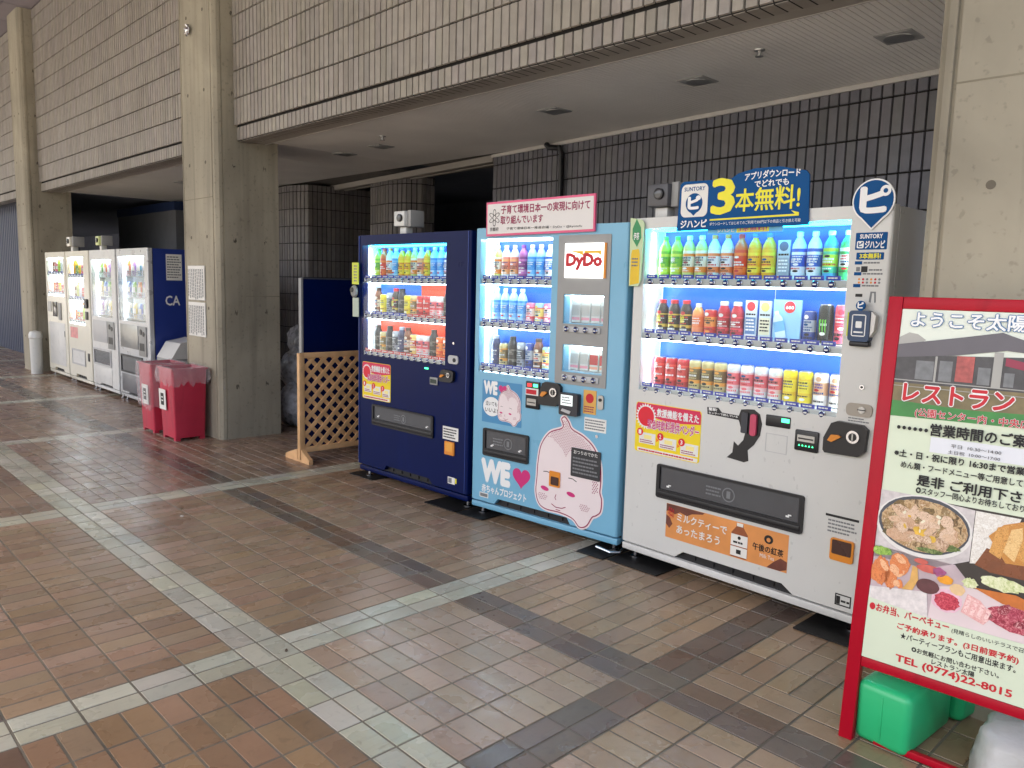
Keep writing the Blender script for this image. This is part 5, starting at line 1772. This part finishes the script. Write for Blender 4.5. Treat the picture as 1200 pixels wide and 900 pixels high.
# ================================================================== wooden lattice screen and board behind it
LX0, LX1, LY, LZ0, LZ1 = 0.0, 0.90, 0.0, .07, .855
t = thing('lattice_screen', 'freestanding wooden lattice screen left of the navy vending machine', 'screen', (-5.47, 3.0, 0), R(90))
LW = LX1 - LX0
for u in (0, LW - .045):
    g = G(); g.box(u, 0, .02, u + .045, .04, LZ1, WOOD, .003); g.build('post', t)
for z in (LZ0, LZ1 - .04):
    g = G(); g.box(.0455, .003, z, LW - .0455, .037, z + .04, WOOD, .003); g.build('rail', t)
def clip_strip(g, c, slope, y0, y1, hw=.015):
    x0, x1, z0, z1 = .0455, LW - .0455, LZ0 + .04, LZ1 - .04
    d = Vector((1, slope)).normalized(); n = Vector((-d.y, d.x))
    P = [Vector((c - 3, 0)) - Vector((0, 3 * slope)) ]
    base = Vector((c, z0))
    poly = [base + d * s + n * w for s, w in ((-3, -hw), (3, -hw), (3, hw), (-3, hw))]
    for ax, lim, sgn in ((0, x0, 1), (0, x1, -1), (1, z0, 1), (1, z1, -1)):
        out = []
        for i in range(len(poly)):
            a, b = poly[i], poly[(i + 1) % len(poly)]
            ia, ib = (a[ax] - lim) * sgn >= 0, (b[ax] - lim) * sgn >= 0
            if ia:
                out.append(a)
            if ia != ib:
                f_ = (lim - a[ax]) / (b[ax] - a[ax])
                out.append(a + (b - a) * f_)
        poly = out
        if len(poly) < 3:
            return
    g.prism([(p.x, p.y) for p in poly], y0, y1, 'y', WOOD)
for slope, y0, y1 in ((1, .010, .019), (-1, .0195, .0285)):
    g = G()
    c = -1.0
    while c < 2.0:
        clip_strip(g, c, slope, y0, y1)
        c += .106
    g.build('lattice_strips', t, smooth=0)
for u in (0.004,):
    g = G(); g.prism([(-.13, 0), (-.13, .035), (-.10, .05), (-.01, .10), (-.01, .0)], u - .0, u + .034, 'x', WOOD); g.prism([(.24, 0), (.24, .035), (.20, .05), (.05, .10), (.05, .0)], u, u + .034, 'x', WOOD); g.box(u, -.0098, .0, u + .034, .0498, .0195, WOOD); g.build('foot', t, smooth=0)
t = thing('partition_board', 'dark navy board with grey edge standing behind the wooden lattice screen', 'board', (-5.75, 3.17, 0), R(90))
g = G(); g.box(.022, 0, .03, 1.2, .03, 1.425, NAVY); g.build('panel', t, smooth=0)
g = G(); g.box(0, -.006, 0, .021, .036, 1.432, GREYP, .003); g.box(.0212, -.006, 1.4255, 1.2, .036, 1.438, mat('dark grey edge', (70, 74, 84), .4)); g.build('edge_frame', t)

# bags of empty cans behind the pillar
BAGM = mat('bag grey film', (206, 206, 212), .28, var=.35, vscale=18, bump=.8, bscale=24)
rr = random.Random(11)
for k, (x, y, z, r, lab) in enumerate(((-6.93, 3.80, .20, .26, 'bulging clear bag of cans on the floor behind the central pillar'), (-6.96, 3.84, .55, .24, 'middle clear bag of cans in the heap behind the central pillar'), (-7.02, 3.90, .82, .18, 'topmost clear bag of cans in the heap behind the central pillar'))):
    g = G()
    nu, nv = 26, 16
    ph = [rr.uniform(0, 6.28) for _ in range(6)]
    prev = None
    for j in range(nv + 1):
        th = math.pi * j / nv
        ring = []
        for i in range(nu):
            a = 2 * math.pi * i / nu
            q = 1 + .10 * math.sin(3 * a + ph[0]) * math.sin(2 * th + ph[1]) + .07 * math.sin(7 * a + ph[2] + 3 * th) + rr.uniform(-.05, .05)
            zz = z + r * .85 * math.cos(th) * q
            ring.append(g.bm.verts.new((x + r * q * math.sin(th) * math.cos(a), y + r * .8 * q * math.sin(th) * math.sin(a), max(.004, zz))))
        if prev:
            for i in range(nu):
                g.bm.faces.new((prev[i], prev[(i + 1) % nu], ring[(i + 1) % nu], ring[i])).material_index = g.mi(BAGM)
        prev = ring
    g.tube([(x, y, z + r * .8), (x + .02, y - .02, z + r * .8 + .08)], .03, BAGM)
    o = g.build('rubbish_bag', smooth=60)
    tag(o, lab, 'bag', 'bags of empty cans')

# ================================================================== red bins
def red_bin(x, y, w, d, h, label, paper_u, drape=.13):
    t = thing('rubbish_bin', label, 'bin', (x, y, 0), 0, 'red bins in front of the central pillar')
    g = G()
    e, th = .018, .008
    lo = [(e, e), (w - e, e), (w - e, d - e), (e, d - e)]
    hi = [(0, 0), (w, 0), (w, d), (0, d)]
    li = [(e + th, e + th), (w - e - th, e + th), (w - e - th, d - e - th), (e + th, d - e - th)]
    hi2 = [(th, th), (w - th, th), (w - th, d - th), (th, d - th)]
    V = [[g.bm.verts.new((p[0], p[1], z)) for p in L] for L, z in ((lo, .025), (hi, h), (hi2, h), (li, .035))]
    k = g.mi(BINRED)
    for a, b in ((0, 1), (1, 2), (2, 3)):
        for i in range(4):
            g.bm.faces.new((V[a][i], V[a][(i + 1) % 4], V[b][(i + 1) % 4], V[b][i])).material_index = k
    g.bm.faces.new(V[0]).material_index = k
    g.bm.faces.new(V[3]).material_index = k
    es = [ed for ed in g.bm.edges if abs(ed.verts[0].co.z - ed.verts[1].co.z) > .3]
    bmesh.ops.bevel(g.bm, geom=es, offset=.016, segments=3, affect='EDGES', profile=.5)
    for u, v in ((e, e), (w - e - .05, e), (e, d - e - .05), (w - e - .05, d - e - .05)):
        g.box(u + .004, v + .004, 0, u + .046, v + .046, .0255, BINRED)
    g.build('tub', t)
    g = G(); g.plate(rect(-.006, -.006, w + .006, d + .006), [rect(.010, .010, w - .010, d - .010)], 0, .016, BINRED)
    g.transform(Matrix.Translation((0, 0, h - .012)) @ Matrix(((1, 0, 0, 0), (0, 0, 1, 0), (0, 1, 0, 0), (0, 0, 0, 1)))); g.build('rim', t)
    # clear liner folded over the rim
    g = G()
    rr = random.Random(int(x * 100))
    n = 64
    per = []
    for i in range(n):
        s_ = i / n * 4
        sd_, f_ = int(s_), s_ - int(s_)
        c_ = [(-.009, -.009), (w + .009, -.009), (w + .009, d + .009), (-.009, d + .009)]
        a, b = c_[sd_], c_[(sd_ + 1) % 4]
        per.append((a[0] + (b[0] - a[0]) * f_, a[1] + (b[1] - a[1]) * f_))
    cx, cyy = w / 2, d / 2
    def ring(off, z, jit):
        out = []
        for px, py in per:
            dx, dy = px - cx, py - cyy
            l = math.hypot(dx, dy)
            o_ = off + rr.uniform(-jit, jit) * .5
            out.append(g.bm.verts.new((px + dx / l * o_, py + dy / l * o_, z + rr.uniform(-jit, jit))))
        return out
    R_ = [ring(.006, h - drape, .03), ring(.018, h - .08, .010), ring(.012, h - .02, .006), ring(.003, h + .010, .006), ring(-.030, h + .008, .008), ring(-.036, h - .06, .012), ring(-.05, h - .22, .012)]
    for a, b in zip(R_[:-1], R_[1:]):
        for i in range(n):
            g.bm.faces.new((a[i], a[(i + 1) % n], b[(i + 1) % n], b[i])).material_index = g.mi(FILM)
    g.build('plastic_liner', t, smooth=50)
    g = G(); g.box(paper_u, -.0035, .26, paper_u + .15, -.0005, .44, PAPER); g.transform(Matrix.Translation((0, .006, 0)) @ Matrix.Rotation(R(1.6), 4, 'X')); p = g.build('paper_label', t, smooth=0)
    g = G(); g.box(paper_u + .04, -.0045, .30, paper_u + .11, -.0037, .405, INKB); g.box(paper_u + .055, -.0052, .335, paper_u + .095, -.0046, .345, PAPER); g.box(paper_u + .055, -.0052, .365, paper_u + .095, -.0046, .375, PAPER); g.transform(Matrix.Translation((0, .006, 0)) @ Matrix.Rotation(R(1.6), 4, 'X')); g.build('label_mark', p, smooth=0)
red_bin(-7.13, 2.535, .33, .30, .63, 'bright red bin with clear liner nearest to the central pillar', .03)
red_bin(-7.60, 2.525, .33, .30, .63, 'red bin with clear liner and paper label on the left', .10, .40)
# grey recycling bin with two holes behind them
t = thing('recycling_bin', 'grey recycling bin with two oval holes behind the red bins', 'bin', (-8.52, 3.02, 0))
g = G(); g.box(0, 0, 0, .40, .30, .58, GREYP, .012); g.build('body', t)
g = G(); g.prism([(0.0, .58), (.30, .58), (.30, .78), (.10, .74)], 0, .40, 'x', WHITE); g.build('hood', t, smooth=0)
g = G()
for u in (.13, .27):
    g.disc(u, .08, .045, 0, BLACK, 18, rz=.06, th=.002)
g.transform(Matrix.Translation((0, .002, .582)) @ Matrix.Rotation(math.atan2(.10, .16) * -1, 4, 'X')); g.build('throw_hole', t, smooth=0)
g = G(); g.lathe([(.075, 0, WHITE), (.08, .50, WHITE), (.088, .51, WHITE), (.088, .56, WHITE), (.07, .60, WHITE), (.03, .61, WHITE)], 22)
o = g.build('slim_bin'); o.location = (-12.74, 2.86, 0); tag(o, 'slim round white bin beside the far concrete pillar', 'bin')

# ================================================================== restaurant sign
SG = thing('restaurant_sign', 'red framed restaurant menu sign with food photographs, standing at the right', 'sign', (-.958, 2.424, 0), R(2.9))
TILT = math.atan2(.138, 1.409)
SM = Matrix.Rotation(-TILT, 4, 'X')
SWD = .63
def sgb(g, name, parent, **k):
    g.transform(SM)
    return g.build(name, parent, **k)
for u in (0, SWD - .042):
    g = G(); g.box(u, 0, .0, u + .042, .034, 1.415, RED, .003); sgb(g, 'post', SG)
for z0, z1 in ((1.378, 1.415), (.245, .277)):
    g = G(); g.box(.0425, .002, z0, SWD - .0425, .032, z1, RED, .003); sgb(g, 'rail', SG)
g = G()
for u in (.0, SWD - .036):
    g.tube([(u + .018, .20, 1.36), (u + .018, .52, .02)], .017, RED, 4)
g.build('rear_leg', SG, smooth=0)
g = G(); g.box(.03, .10, .012, .06, .48, .034, RED, .002); g.build('floor_rail', SG) if False else g.bm.free()
g = G(); g.box(.10, .02, .006, SWD - .05, .042, .028, RED, .003); g.build('floor_rail', SG)
PB0, PB1, PZ0, PZ1 = .0428, SWD - .0428, .2775, 1.3775
g = G(); g.box(PB0, .006, PZ0, PB1, .020, PZ1, mat('poster pale green', (212, 222, 196), .35, var=.03, coat=.2)); panel = sgb(g, 'poster', SG, smooth=0)
PV = .0055
def pp(name, polys, mm):
    for lv, poly in polys:
        g = G()
        g.prism(poly, PV - .0004 - .0006 * lv, PV - .0006 * lv + .0001, 'y', mm)
        sgb(g, name, panel, smooth=0)
pp('sky_picture', [(0, [(PB0, 1.12), (PB1, 1.12), (PB1, PZ1 - .001), (PB0, PZ1 - .001)])], mat('poster sky', (222, 228, 214), .35, var=.02))
pp('far_house', [(1, [(PB0, 1.262), (.085, 1.265), (.12, 1.285), (.095, 1.302), (.07, 1.306), (PB0, 1.290)])], mat('poster house', (168, 166, 160), .35, var=.1))
pp('lawn_picture', [(1, [(PB0, 1.046), (PB1, 1.058), (PB1, 1.125), (PB0, 1.125)])], mat('poster lawn', (58, 134, 62), .35, var=.12, vscale=20))
pp('bank_picture', [(2, [(PB0, 1.095), (.25, 1.088), (PB1, 1.10), (PB1, 1.17), (PB0, 1.175)])], mat('poster bank', (126, 112, 76), .35, var=.2, vscale=26))
pp('wall_picture', [(3, [(PB0, 1.150), (PB1, 1.155), (PB1, 1.262), (PB0, 1.235)])], mat('poster wall', (72, 70, 72), .35, var=.3, vscale=30))
pp('window_picture', [(4, rect(.10, 1.165, .15, 1.222)), (4, rect(.165, 1.165, .20, 1.226)), (4, rect(.268, 1.165, .30, 1.215)), (4, rect(.335, 1.165, .36, 1.205)), (4, rect(.44, 1.165, .50, 1.195))], mat('poster window', (120, 122, 124), .35, var=.2, vscale=40))
pp('post_picture', [(5, rect(.152, 1.160, .158, 1.238)), (5, rect(.305, 1.158, .328, 1.262)), (5, rect(.405, 1.158, .41, 1.213))], mat('poster house', (168, 166, 160)))
pp('roof_picture', [(5, [(PB0, 1.228), (PB0, 1.268), (.20, 1.296), (.32, 1.319), (.345, 1.310), (.45, 1.276), (PB1, 1.268), (PB1, 1.248), (.335, 1.268), (.20, 1.244)])], mat('poster roof', (96, 92, 98), .35, var=.08, vscale=12))
pp('banner_picture', [(6, rect(.210, 1.168, .257, 1.244))], mat('poster banner', (176, 84, 80), .35, var=.25, vscale=60))
pp('signboard_picture', [(6, [(.335, 1.225), (.46, 1.200), (.46, 1.222), (.335, 1.248)])], mat('poster board red', (150, 40, 70), .35, var=.1))
pp('railing_picture', [(6, rect(PB0, 1.158, PB1, 1.161)), (6, rect(PB0, 1.140, PB1, 1.142))], mat('poster house', (168, 166, 160)))
def st(body, box, m, bold=.02, lv=8, outline=None, ow=.05):
    v = PV - .0006 * lv
    g = G()
    if outline:
        text_into(g, body, box, v, outline, bold + ow)
        sgb(g, 'lettering_outline', panel, smooth=0, weld=False)
        g = G()
        text_into(g, body, box, v - .0007, m, bold)
    else:
        text_into(g, body, box, v, m, bold)
    return sgb(g, 'lettering', panel, smooth=0, weld=False)
OUTB = mat('outline blue', (62, 112, 160), .5, var=0)
st('ようこそ太陽へ', (.073, 1.324, .428, 1.370), INKW, .022, 8, OUTB, .045)
st('レストラン', (.075, 1.096, .367, 1.150), INKR, .035, 9, INKW, .045)
st('太陽', (.400, 1.096, .520, 1.150), INKR, .035, 9, INKW, .045)
st('(公園センター内・中央広場)', (.114, 1.049, .448, 1.078), INKR, .015, 9, INKW, .035)
st('······', (.069, 1.009, .154, 1.017), INKB, .03)
st('営業時間のご案内', (.162, 1.000, .445, 1.036), INKB, .03)
pp('white_patch', [(1, rect(.165, .950, .450, .996))], mat('poster patch', (222, 224, 228), .4, var=.02))
st('平日  10:30〜14:00', (.222, .971, .352, .982), INKB, .0)
st('土日祝  10:00〜17:00', (.216, .953, .351, .964), INKB, .0)
st('※土・日・祝に限り 16:30まで営業', (.069, .923, .414, .945), INKB, .03)
st('めん類・フードメニュー等ご用意しております', (.091, .890, .490, .911), INKB, .02)
st('是非 ご利用下さい', (.142, .844, .455, .877), INKB, .03)
st('◎スタッフ一同心よりお待ちしております', (.142, .820, .460, .840), INKB, .02)
# printed food photographs
def ell(cx, cz, rx, rz, a0=0, n=30, wob=0, seed=0):
    q = random.Random(seed)
    return [(cx + rx * math.cos(2 * math.pi * i / n) * (1 + q.uniform(-wob, wob)), cz + rz * math.sin(2 * math.pi * i / n) * (1 + q.uniform(-wob, wob))) for i in range(n)]
DARKP = mat('picture dark', (54, 46, 42), .35, var=.2, vscale=30)
pp('food_photo_ground', [(0, rect(PB0, .464, PB1, .806))], DARKP)
pp('table_cloth_picture', [(1, [(PB0, .60), (PB0, .812), (.12, .812), (.305, .80), (.305, .65), (.20, .60)])], mat('picture cloth', (206, 198, 196), .35, var=.15, vscale=50))
pp('bowl_rim_picture', [(2, ell(.172, .722, .134, .094))], mat('picture bowl', (226, 222, 216), .3, var=.03))
pp('bowl_dark_picture', [(3, ell(.172, .726, .127, .086))], mat('picture bowl line', (70, 74, 84), .3, var=.1))
pp('stew_picture', [(4, ell(.173, .724, .120, .078, wob=.02))], food_mat('picture stew', [(66, 54, 34), (120, 92, 58), (206, 176, 134), (150, 110, 62), (228, 208, 180)], 46))
pp('meat_picture', [(5, ell(.125, .728, .050, .028, wob=.14, seed=1)), (5, ell(.115, .690, .045, .024, wob=.14, seed=2)), (5, ell(.222, .712, .048, .038, wob=.12, seed=3)), (5, ell(.180, .745, .040, .016, wob=.14, seed=4))], food_mat('picture pork', [(150, 110, 84), (214, 178, 146), (186, 142, 108), (236, 216, 192)], 90))
qq = random.Random(31)
def pieces(name, n, box, r0, r1, mats_, lv):
    for k in range(n):
        cx, cz = qq.uniform(box[0], box[2]), qq.uniform(box[1], box[3])
        rx, rz = qq.uniform(r0, r1), qq.uniform(r0, r1) * .7
        t = qq.uniform(0, 3.1)
        P = [(cx + (a * math.cos(t) - b * math.sin(t)), cz + (a * math.sin(t) + b * math.cos(t))) for a, b in [((rx * (1 + qq.uniform(-.2, .2))) * math.cos(2 * math.pi * i / 11), (rz * (1 + qq.uniform(-.2, .2))) * math.sin(2 * math.pi * i / 11)) for i in range(11)]]
        pp(name, [(lv + .16 * k, P)], qq.choice(mats_))
M_PORK = [food_mat('picture pork %d' % k, c, 120) for k, c in enumerate(([(150, 110, 84), (224, 192, 160), (196, 152, 118)], [(120, 84, 60), (200, 164, 132), (236, 220, 198)], [(176, 132, 100), (234, 206, 178), (150, 104, 74)]))]
M_BROTH = [food_mat('picture broth %d' % k, c, 90) for k, c in enumerate(([(84, 66, 38), (150, 120, 72)], [(190, 160, 110), (120, 92, 52), (220, 200, 160)], [(70, 60, 36), (110, 100, 60)]))]
pieces('broth_picture', 16, (.075, .675, .270, .775), .010, .024, M_BROTH, 4.2)
pieces('pork_slice_picture', 18, (.085, .680, .255, .768), .012, .026, M_PORK, 7)
pieces('onion_picture', 8, (.085, .680, .255, .770), .004, .010, [mat('picture onion', (236, 228, 200), .35, var=.1, vscale=60), mat('picture egg', (226, 182, 66), .35, var=.12, vscale=60)], 10.2)
pp('egg_picture', [(6, ell(.170, .704, .018, .020, wob=.12, seed=5)), (6, ell(.200, .690, .014, .010, wob=.1, seed=6))], mat('picture egg', (226, 182, 66), .35, var=.12, vscale=60))
pp('leek_picture', [(6, ell(.250, .676, .030, .010, wob=.2, seed=7)), (6, ell(.200, .655, .040, .007, wob=.2, seed=8)), (6, ell(.215, .752, .02, .010, wob=.2, seed=9))], food_mat('picture leek', [(50, 66, 34), (96, 116, 56), (160, 172, 110)], 80))
pp('rice_picture', [(3, [(.307, .645), (.307, .80), (.42, .80), (.40, .72), (.36, .655)])], food_mat('picture rice', [(196, 188, 176), (226, 220, 210), (240, 238, 232)], 110))
pp('cutlet_picture', [(5, [(.346, .735), (.38, .775), (.43, .795), (.56, .775), (.56, .68), (.45, .672), (.395, .668)])], food_mat('picture cutlet', [(150, 92, 34), (206, 144, 66), (184, 118, 48), (230, 184, 112)], 100))
pp('curry_picture', [(4, [(.320, .645), (.345, .700), (.42, .685), (PB1, .69), (PB1, .632), (.36, .632)])], mat('picture curry', (122, 66, 34), .25, var=.15, vscale=24))
pp('lunchbox_picture', [(1, [(PB0, .455), (PB0, .635), (.27, .63), (.303, .596), (.31, .455)])], mat('picture box', (196, 176, 180), .35, var=.1, vscale=20))
pp('fried_picture', [(5, ell(.068, .560, .028, .044, wob=.12, seed=11)), (5, ell(.100, .545, .018, .034, wob=.12, seed=12)), (5, ell(.122, .592, .03, .034, wob=.12, seed=13))], food_mat('picture fried', [(186, 84, 40), (226, 140, 84), (206, 110, 56), (240, 180, 130)], 80))
pp('potato_picture', [(6, [(.135, .520), (.165, .525), (.178, .56), (.172, .595), (.158, .60), (.155, .555)])], mat('picture potato', (222, 172, 96), .35, var=.12, vscale=50))
pp('lettuce_picture', [(6, ell(.065, .622, .032, .014, wob=.2, seed=14))], food_mat('picture lettuce', [(70, 110, 40), (140, 180, 70), (190, 214, 120)], 90))
pp('sausage_picture', [(6, ell(.205, .600, .036, .012, wob=.05, seed=15)), (6, ell(.180, .618, .02, .008, wob=.05, seed=16))], mat('picture sausage', (206, 96, 84), .3, var=.15, vscale=40))
M_FRY = [food_mat('picture fry %d' % k, c, 100) for k, c in enumerate(([(170, 70, 34), (230, 140, 80), (206, 100, 50)], [(206, 120, 70), (246, 196, 150), (190, 90, 44)]))]
pieces('fried_piece_picture', 10, (.050, .525, .140, .610), .010, .022, M_FRY, 6.2)
M_CUT = [food_mat('picture cut %d' % k, c, 120) for k, c in enumerate(([(170, 106, 40), (226, 168, 90), (140, 84, 30)], [(200, 140, 66), (240, 204, 140), (176, 112, 44)]))]
for k in range(6):
    x0 = .352 + .034 * k
    pp('cutlet_slice_picture', [(6 + .2 * k, [(x0, .690 + .008 * (k % 2)), (x0 + .030, .676), (x0 + .044, .74 + .006 * k), (x0 + .040, .775 + .002 * k), (x0 + .014, .765)])], M_CUT[k % 2])
M_BEEF = [food_mat('picture raw %d' % k, c, 110) for k, c in enumerate(([(120, 24, 46), (176, 60, 84), (214, 130, 140)], [(96, 18, 36), (150, 40, 60), (230, 180, 180)]))]
pieces('beef_slice_picture', 9, (.395, .492, .54, .540), .014, .026, M_BEEF, 6)
for k in range(4):
    pp('bacon_strip_picture', [(6 + .2 * k, [(.304 + .018 * k, .502 - .004 * k), (.314 + .018 * k, .500 - .004 * k), (.326 + .017 * k, .548 - .008 * k), (.314 + .017 * k, .552 - .008 * k)])], food_mat('picture rind %d' % k, [(226, 150, 150), (246, 214, 208), (206, 120, 124)], 70))
pp('octopus_picture', [(6, ell(.232, .598, .018, .013, wob=.15, seed=17))], mat('picture octopus', (176, 92, 140), .35, var=.2, vscale=60))
pp('pepper_picture', [(6, ell(.250, .580, .022, .013, wob=.1, seed=18))], mat('picture pepper', (238, 160, 40), .3, var=.15, vscale=50))
pp('scallop_picture', [(6, ell(.285, .560, .020, .017, wob=.08, seed=19))], mat('picture scallop', (232, 196, 146), .35, var=.1, vscale=50))
pp('sauce_picture', [(6, ell(.205, .548, .032, .022, wob=.03, seed=20))], mat('picture sauce', (92, 50, 54), .2, var=.2, vscale=30))
pp('rice_box_picture', [(5, [(PB0, .455), (PB0, .505), (.205, .530), (.215, .455)])], food_mat('picture rice', [], 1) if False else mat('picture box rice', (226, 218, 214), .35, var=.12, vscale=70))
pp('plate_picture', [(3, [(.215, .455), (.222, .552), (.30, .575), (PB1, .57), (PB1, .455)])], mat('picture plate', (224, 206, 206), .3, var=.06))
pp('paper_cup_picture', [(5, ell(.260, .520, .042, .034, wob=.05, seed=40))], mat('picture paper cup', (234, 190, 204), .3, var=.1, vscale=60))
pp('pickle_picture', [(6, ell(.260, .518, .034, .026, wob=.1, seed=21))], food_mat('picture pickle', [(116, 20, 40), (196, 50, 74), (222, 110, 120)], 110))
pp('bacon_picture', [(5, [(.300, .498), (.312, .555), (.345, .545), (.382, .508), (.36, .478)])], food_mat('picture bacon', [(206, 130, 130), (236, 190, 184), (222, 156, 152), (244, 216, 210)], 60))
pp('beef_picture', [(5, ell(.45, .515, .085, .036, wob=.08, seed=22))], food_mat('picture beef', [(110, 22, 42), (160, 44, 66), (196, 96, 110), (222, 160, 160)], 90))
pp('cabbage_picture', [(6, ell(.395, .606, .055, .020, wob=.18, seed=23)), (6, ell(.315, .588, .02, .014, wob=.2, seed=24))], food_mat('picture cabbage', [(170, 184, 110), (216, 220, 170), (236, 236, 206)], 80))
pp('pumpkin_picture', [(6, [(.325, .578), (.43, .585), (.50, .565), (.50, .545), (.40, .552)])], mat('picture pumpkin', (200, 112, 46), .3, var=.12, vscale=40))
pp('pale_foot', [(7, [(PB0, PZ0 + .001), (PB1, PZ0 + .001), (PB1, .456), (.20, .456), (.10, .464), (PB0, .470)])], mat('poster pale green', (212, 222, 196)))
st('●お弁当、バーベキュー', (.050, .432, .275, .457), INKR, .03, 9)
st('(見晴らしのいいテラスで召し上がれます)', (.283, .429, .560, .445), INKB, .005, 9)
st('ご予約承ります。(3日前要予約)', (.136, .394, .456, .416), INKR, .03, 9)
st('★パーティープランもご用意出来ます。', (.148, .369, .452, .389), INKB, .02, 9)
st('◎お気軽にお問い合わせ下さい。', (.183, .340, .414, .356), INKB, .02, 9)
st('レストラン太陽', (.241, .321, .354, .337), INKB, .02, 9)
st('TEL (0774)22-8015', (.142, .291, .450, .318), INKR, .03, 9)

# weights and bag at the foot of the sign
def jug(x, y, rz, label, s=1.0):
    t = thing('water_weight', label, 'weight', (x, y, 0), rz, 'green water filled weights under the sign')
    g = G(); g.box(0, 0, .002, .17 * s, .33 * s, .200 * s, GREEN, .026, 4); g.build('tank', t, smooth=50)
    g = G(); g.box(.082 * s, -.0025, .03 * s, .088 * s, .0005, .17 * s, GREEN, .001); g.build('mould_seam', t)
    g = G(); g.lathe([(.026 * s, 0, GREEN), (.026 * s, .022 * s, GREEN), (.021 * s, .026 * s, GREEN)], 18, (.085 * s, .24 * s, .199 * s)); g.build('filler_cap', t)
jug(-.925, 2.452, R(-4), 'nearer green plastic weight beside the left post of the sign')
jug(-.875, 2.815, R(-8), 'farther green plastic weight under the sign, behind the nearer one')
g = G()
rr = random.Random(5)
prev = None
nu, nv = 30, 14
PLB = mat('white bag film', (186, 186, 184), .32, var=.10, vscale=8, bump=1.0, bscale=22)
for j in range(nv + 1):
    f_ = j / nv
    ring = []
    for i in range(nu):
        a = 2 * math.pi * i / nu
        r_ = (.17 * (1 - .25 * f_) if f_ < .75 else .17 * (.81 - (f_ - .75) * 2.9)) * (1 + .06 * math.sin(5 * a + f_ * 2) + .04 * math.sin(11 * a) + rr.uniform(-.02, .02))
        ring.append(g.bm.verts.new((max(.003, r_) * math.cos(a) * 1.1, max(.003, r_) * math.sin(a) * 1.25, .004 + .20 * f_ ** .8)))
    if prev:
        for i in range(nu):
            g.bm.faces.new((prev[i], prev[(i + 1) % nu], ring[(i + 1) % nu], ring[i])).material_index = g.mi(PLB)
    prev = ring
g.tube([(0, 0, .195), (.01, .01, .23), (.03, .03, .25)], .018, PLB)
o = g.build('plastic_bag', smooth=60)
o.location = (-.44, 2.60, 0)
tag(o, 'pale grey plastic bag on the floor beside the green weights', 'bag')

# small litter on the paving
g = G(); g.box(-.008, -.006, .002, .009, .006, .006, PAPER, .001)
o = g.build('paper_scrap'); o.location = (-4.61, 1.75, 0); o.rotation_euler = (0, 0, .5)
tag(o, 'tiny white paper scrap alone on the brown paving', 'litter')
LEAF = mat('dry leaf', (70, 52, 36), .8, var=.2, vscale=60)
for k, (x, y, lab) in enumerate(((-4.78, 1.815, 'tiny dark dry leaf on the paving near the paper scrap'), (-3.77, 2.11, 'tiny dark dry leaf on the paving in front of the navy machine'), (-2.64, 1.383, 'tiny dark dry leaf on the pale band crossing'))):
    g = G(); g.prism([(-.012, 0), (-.004, .005), (.008, .004), (.013, 0), (.007, -.004), (-.005, -.005)], .0015, .004, 'z', LEAF)
    o = g.build('dry_leaf', smooth=0); o.location = (x, y, 0); o.rotation_euler = (0, 0, k * 1.3)
    tag(o, lab, 'leaf', 'dry leaves on the paving')
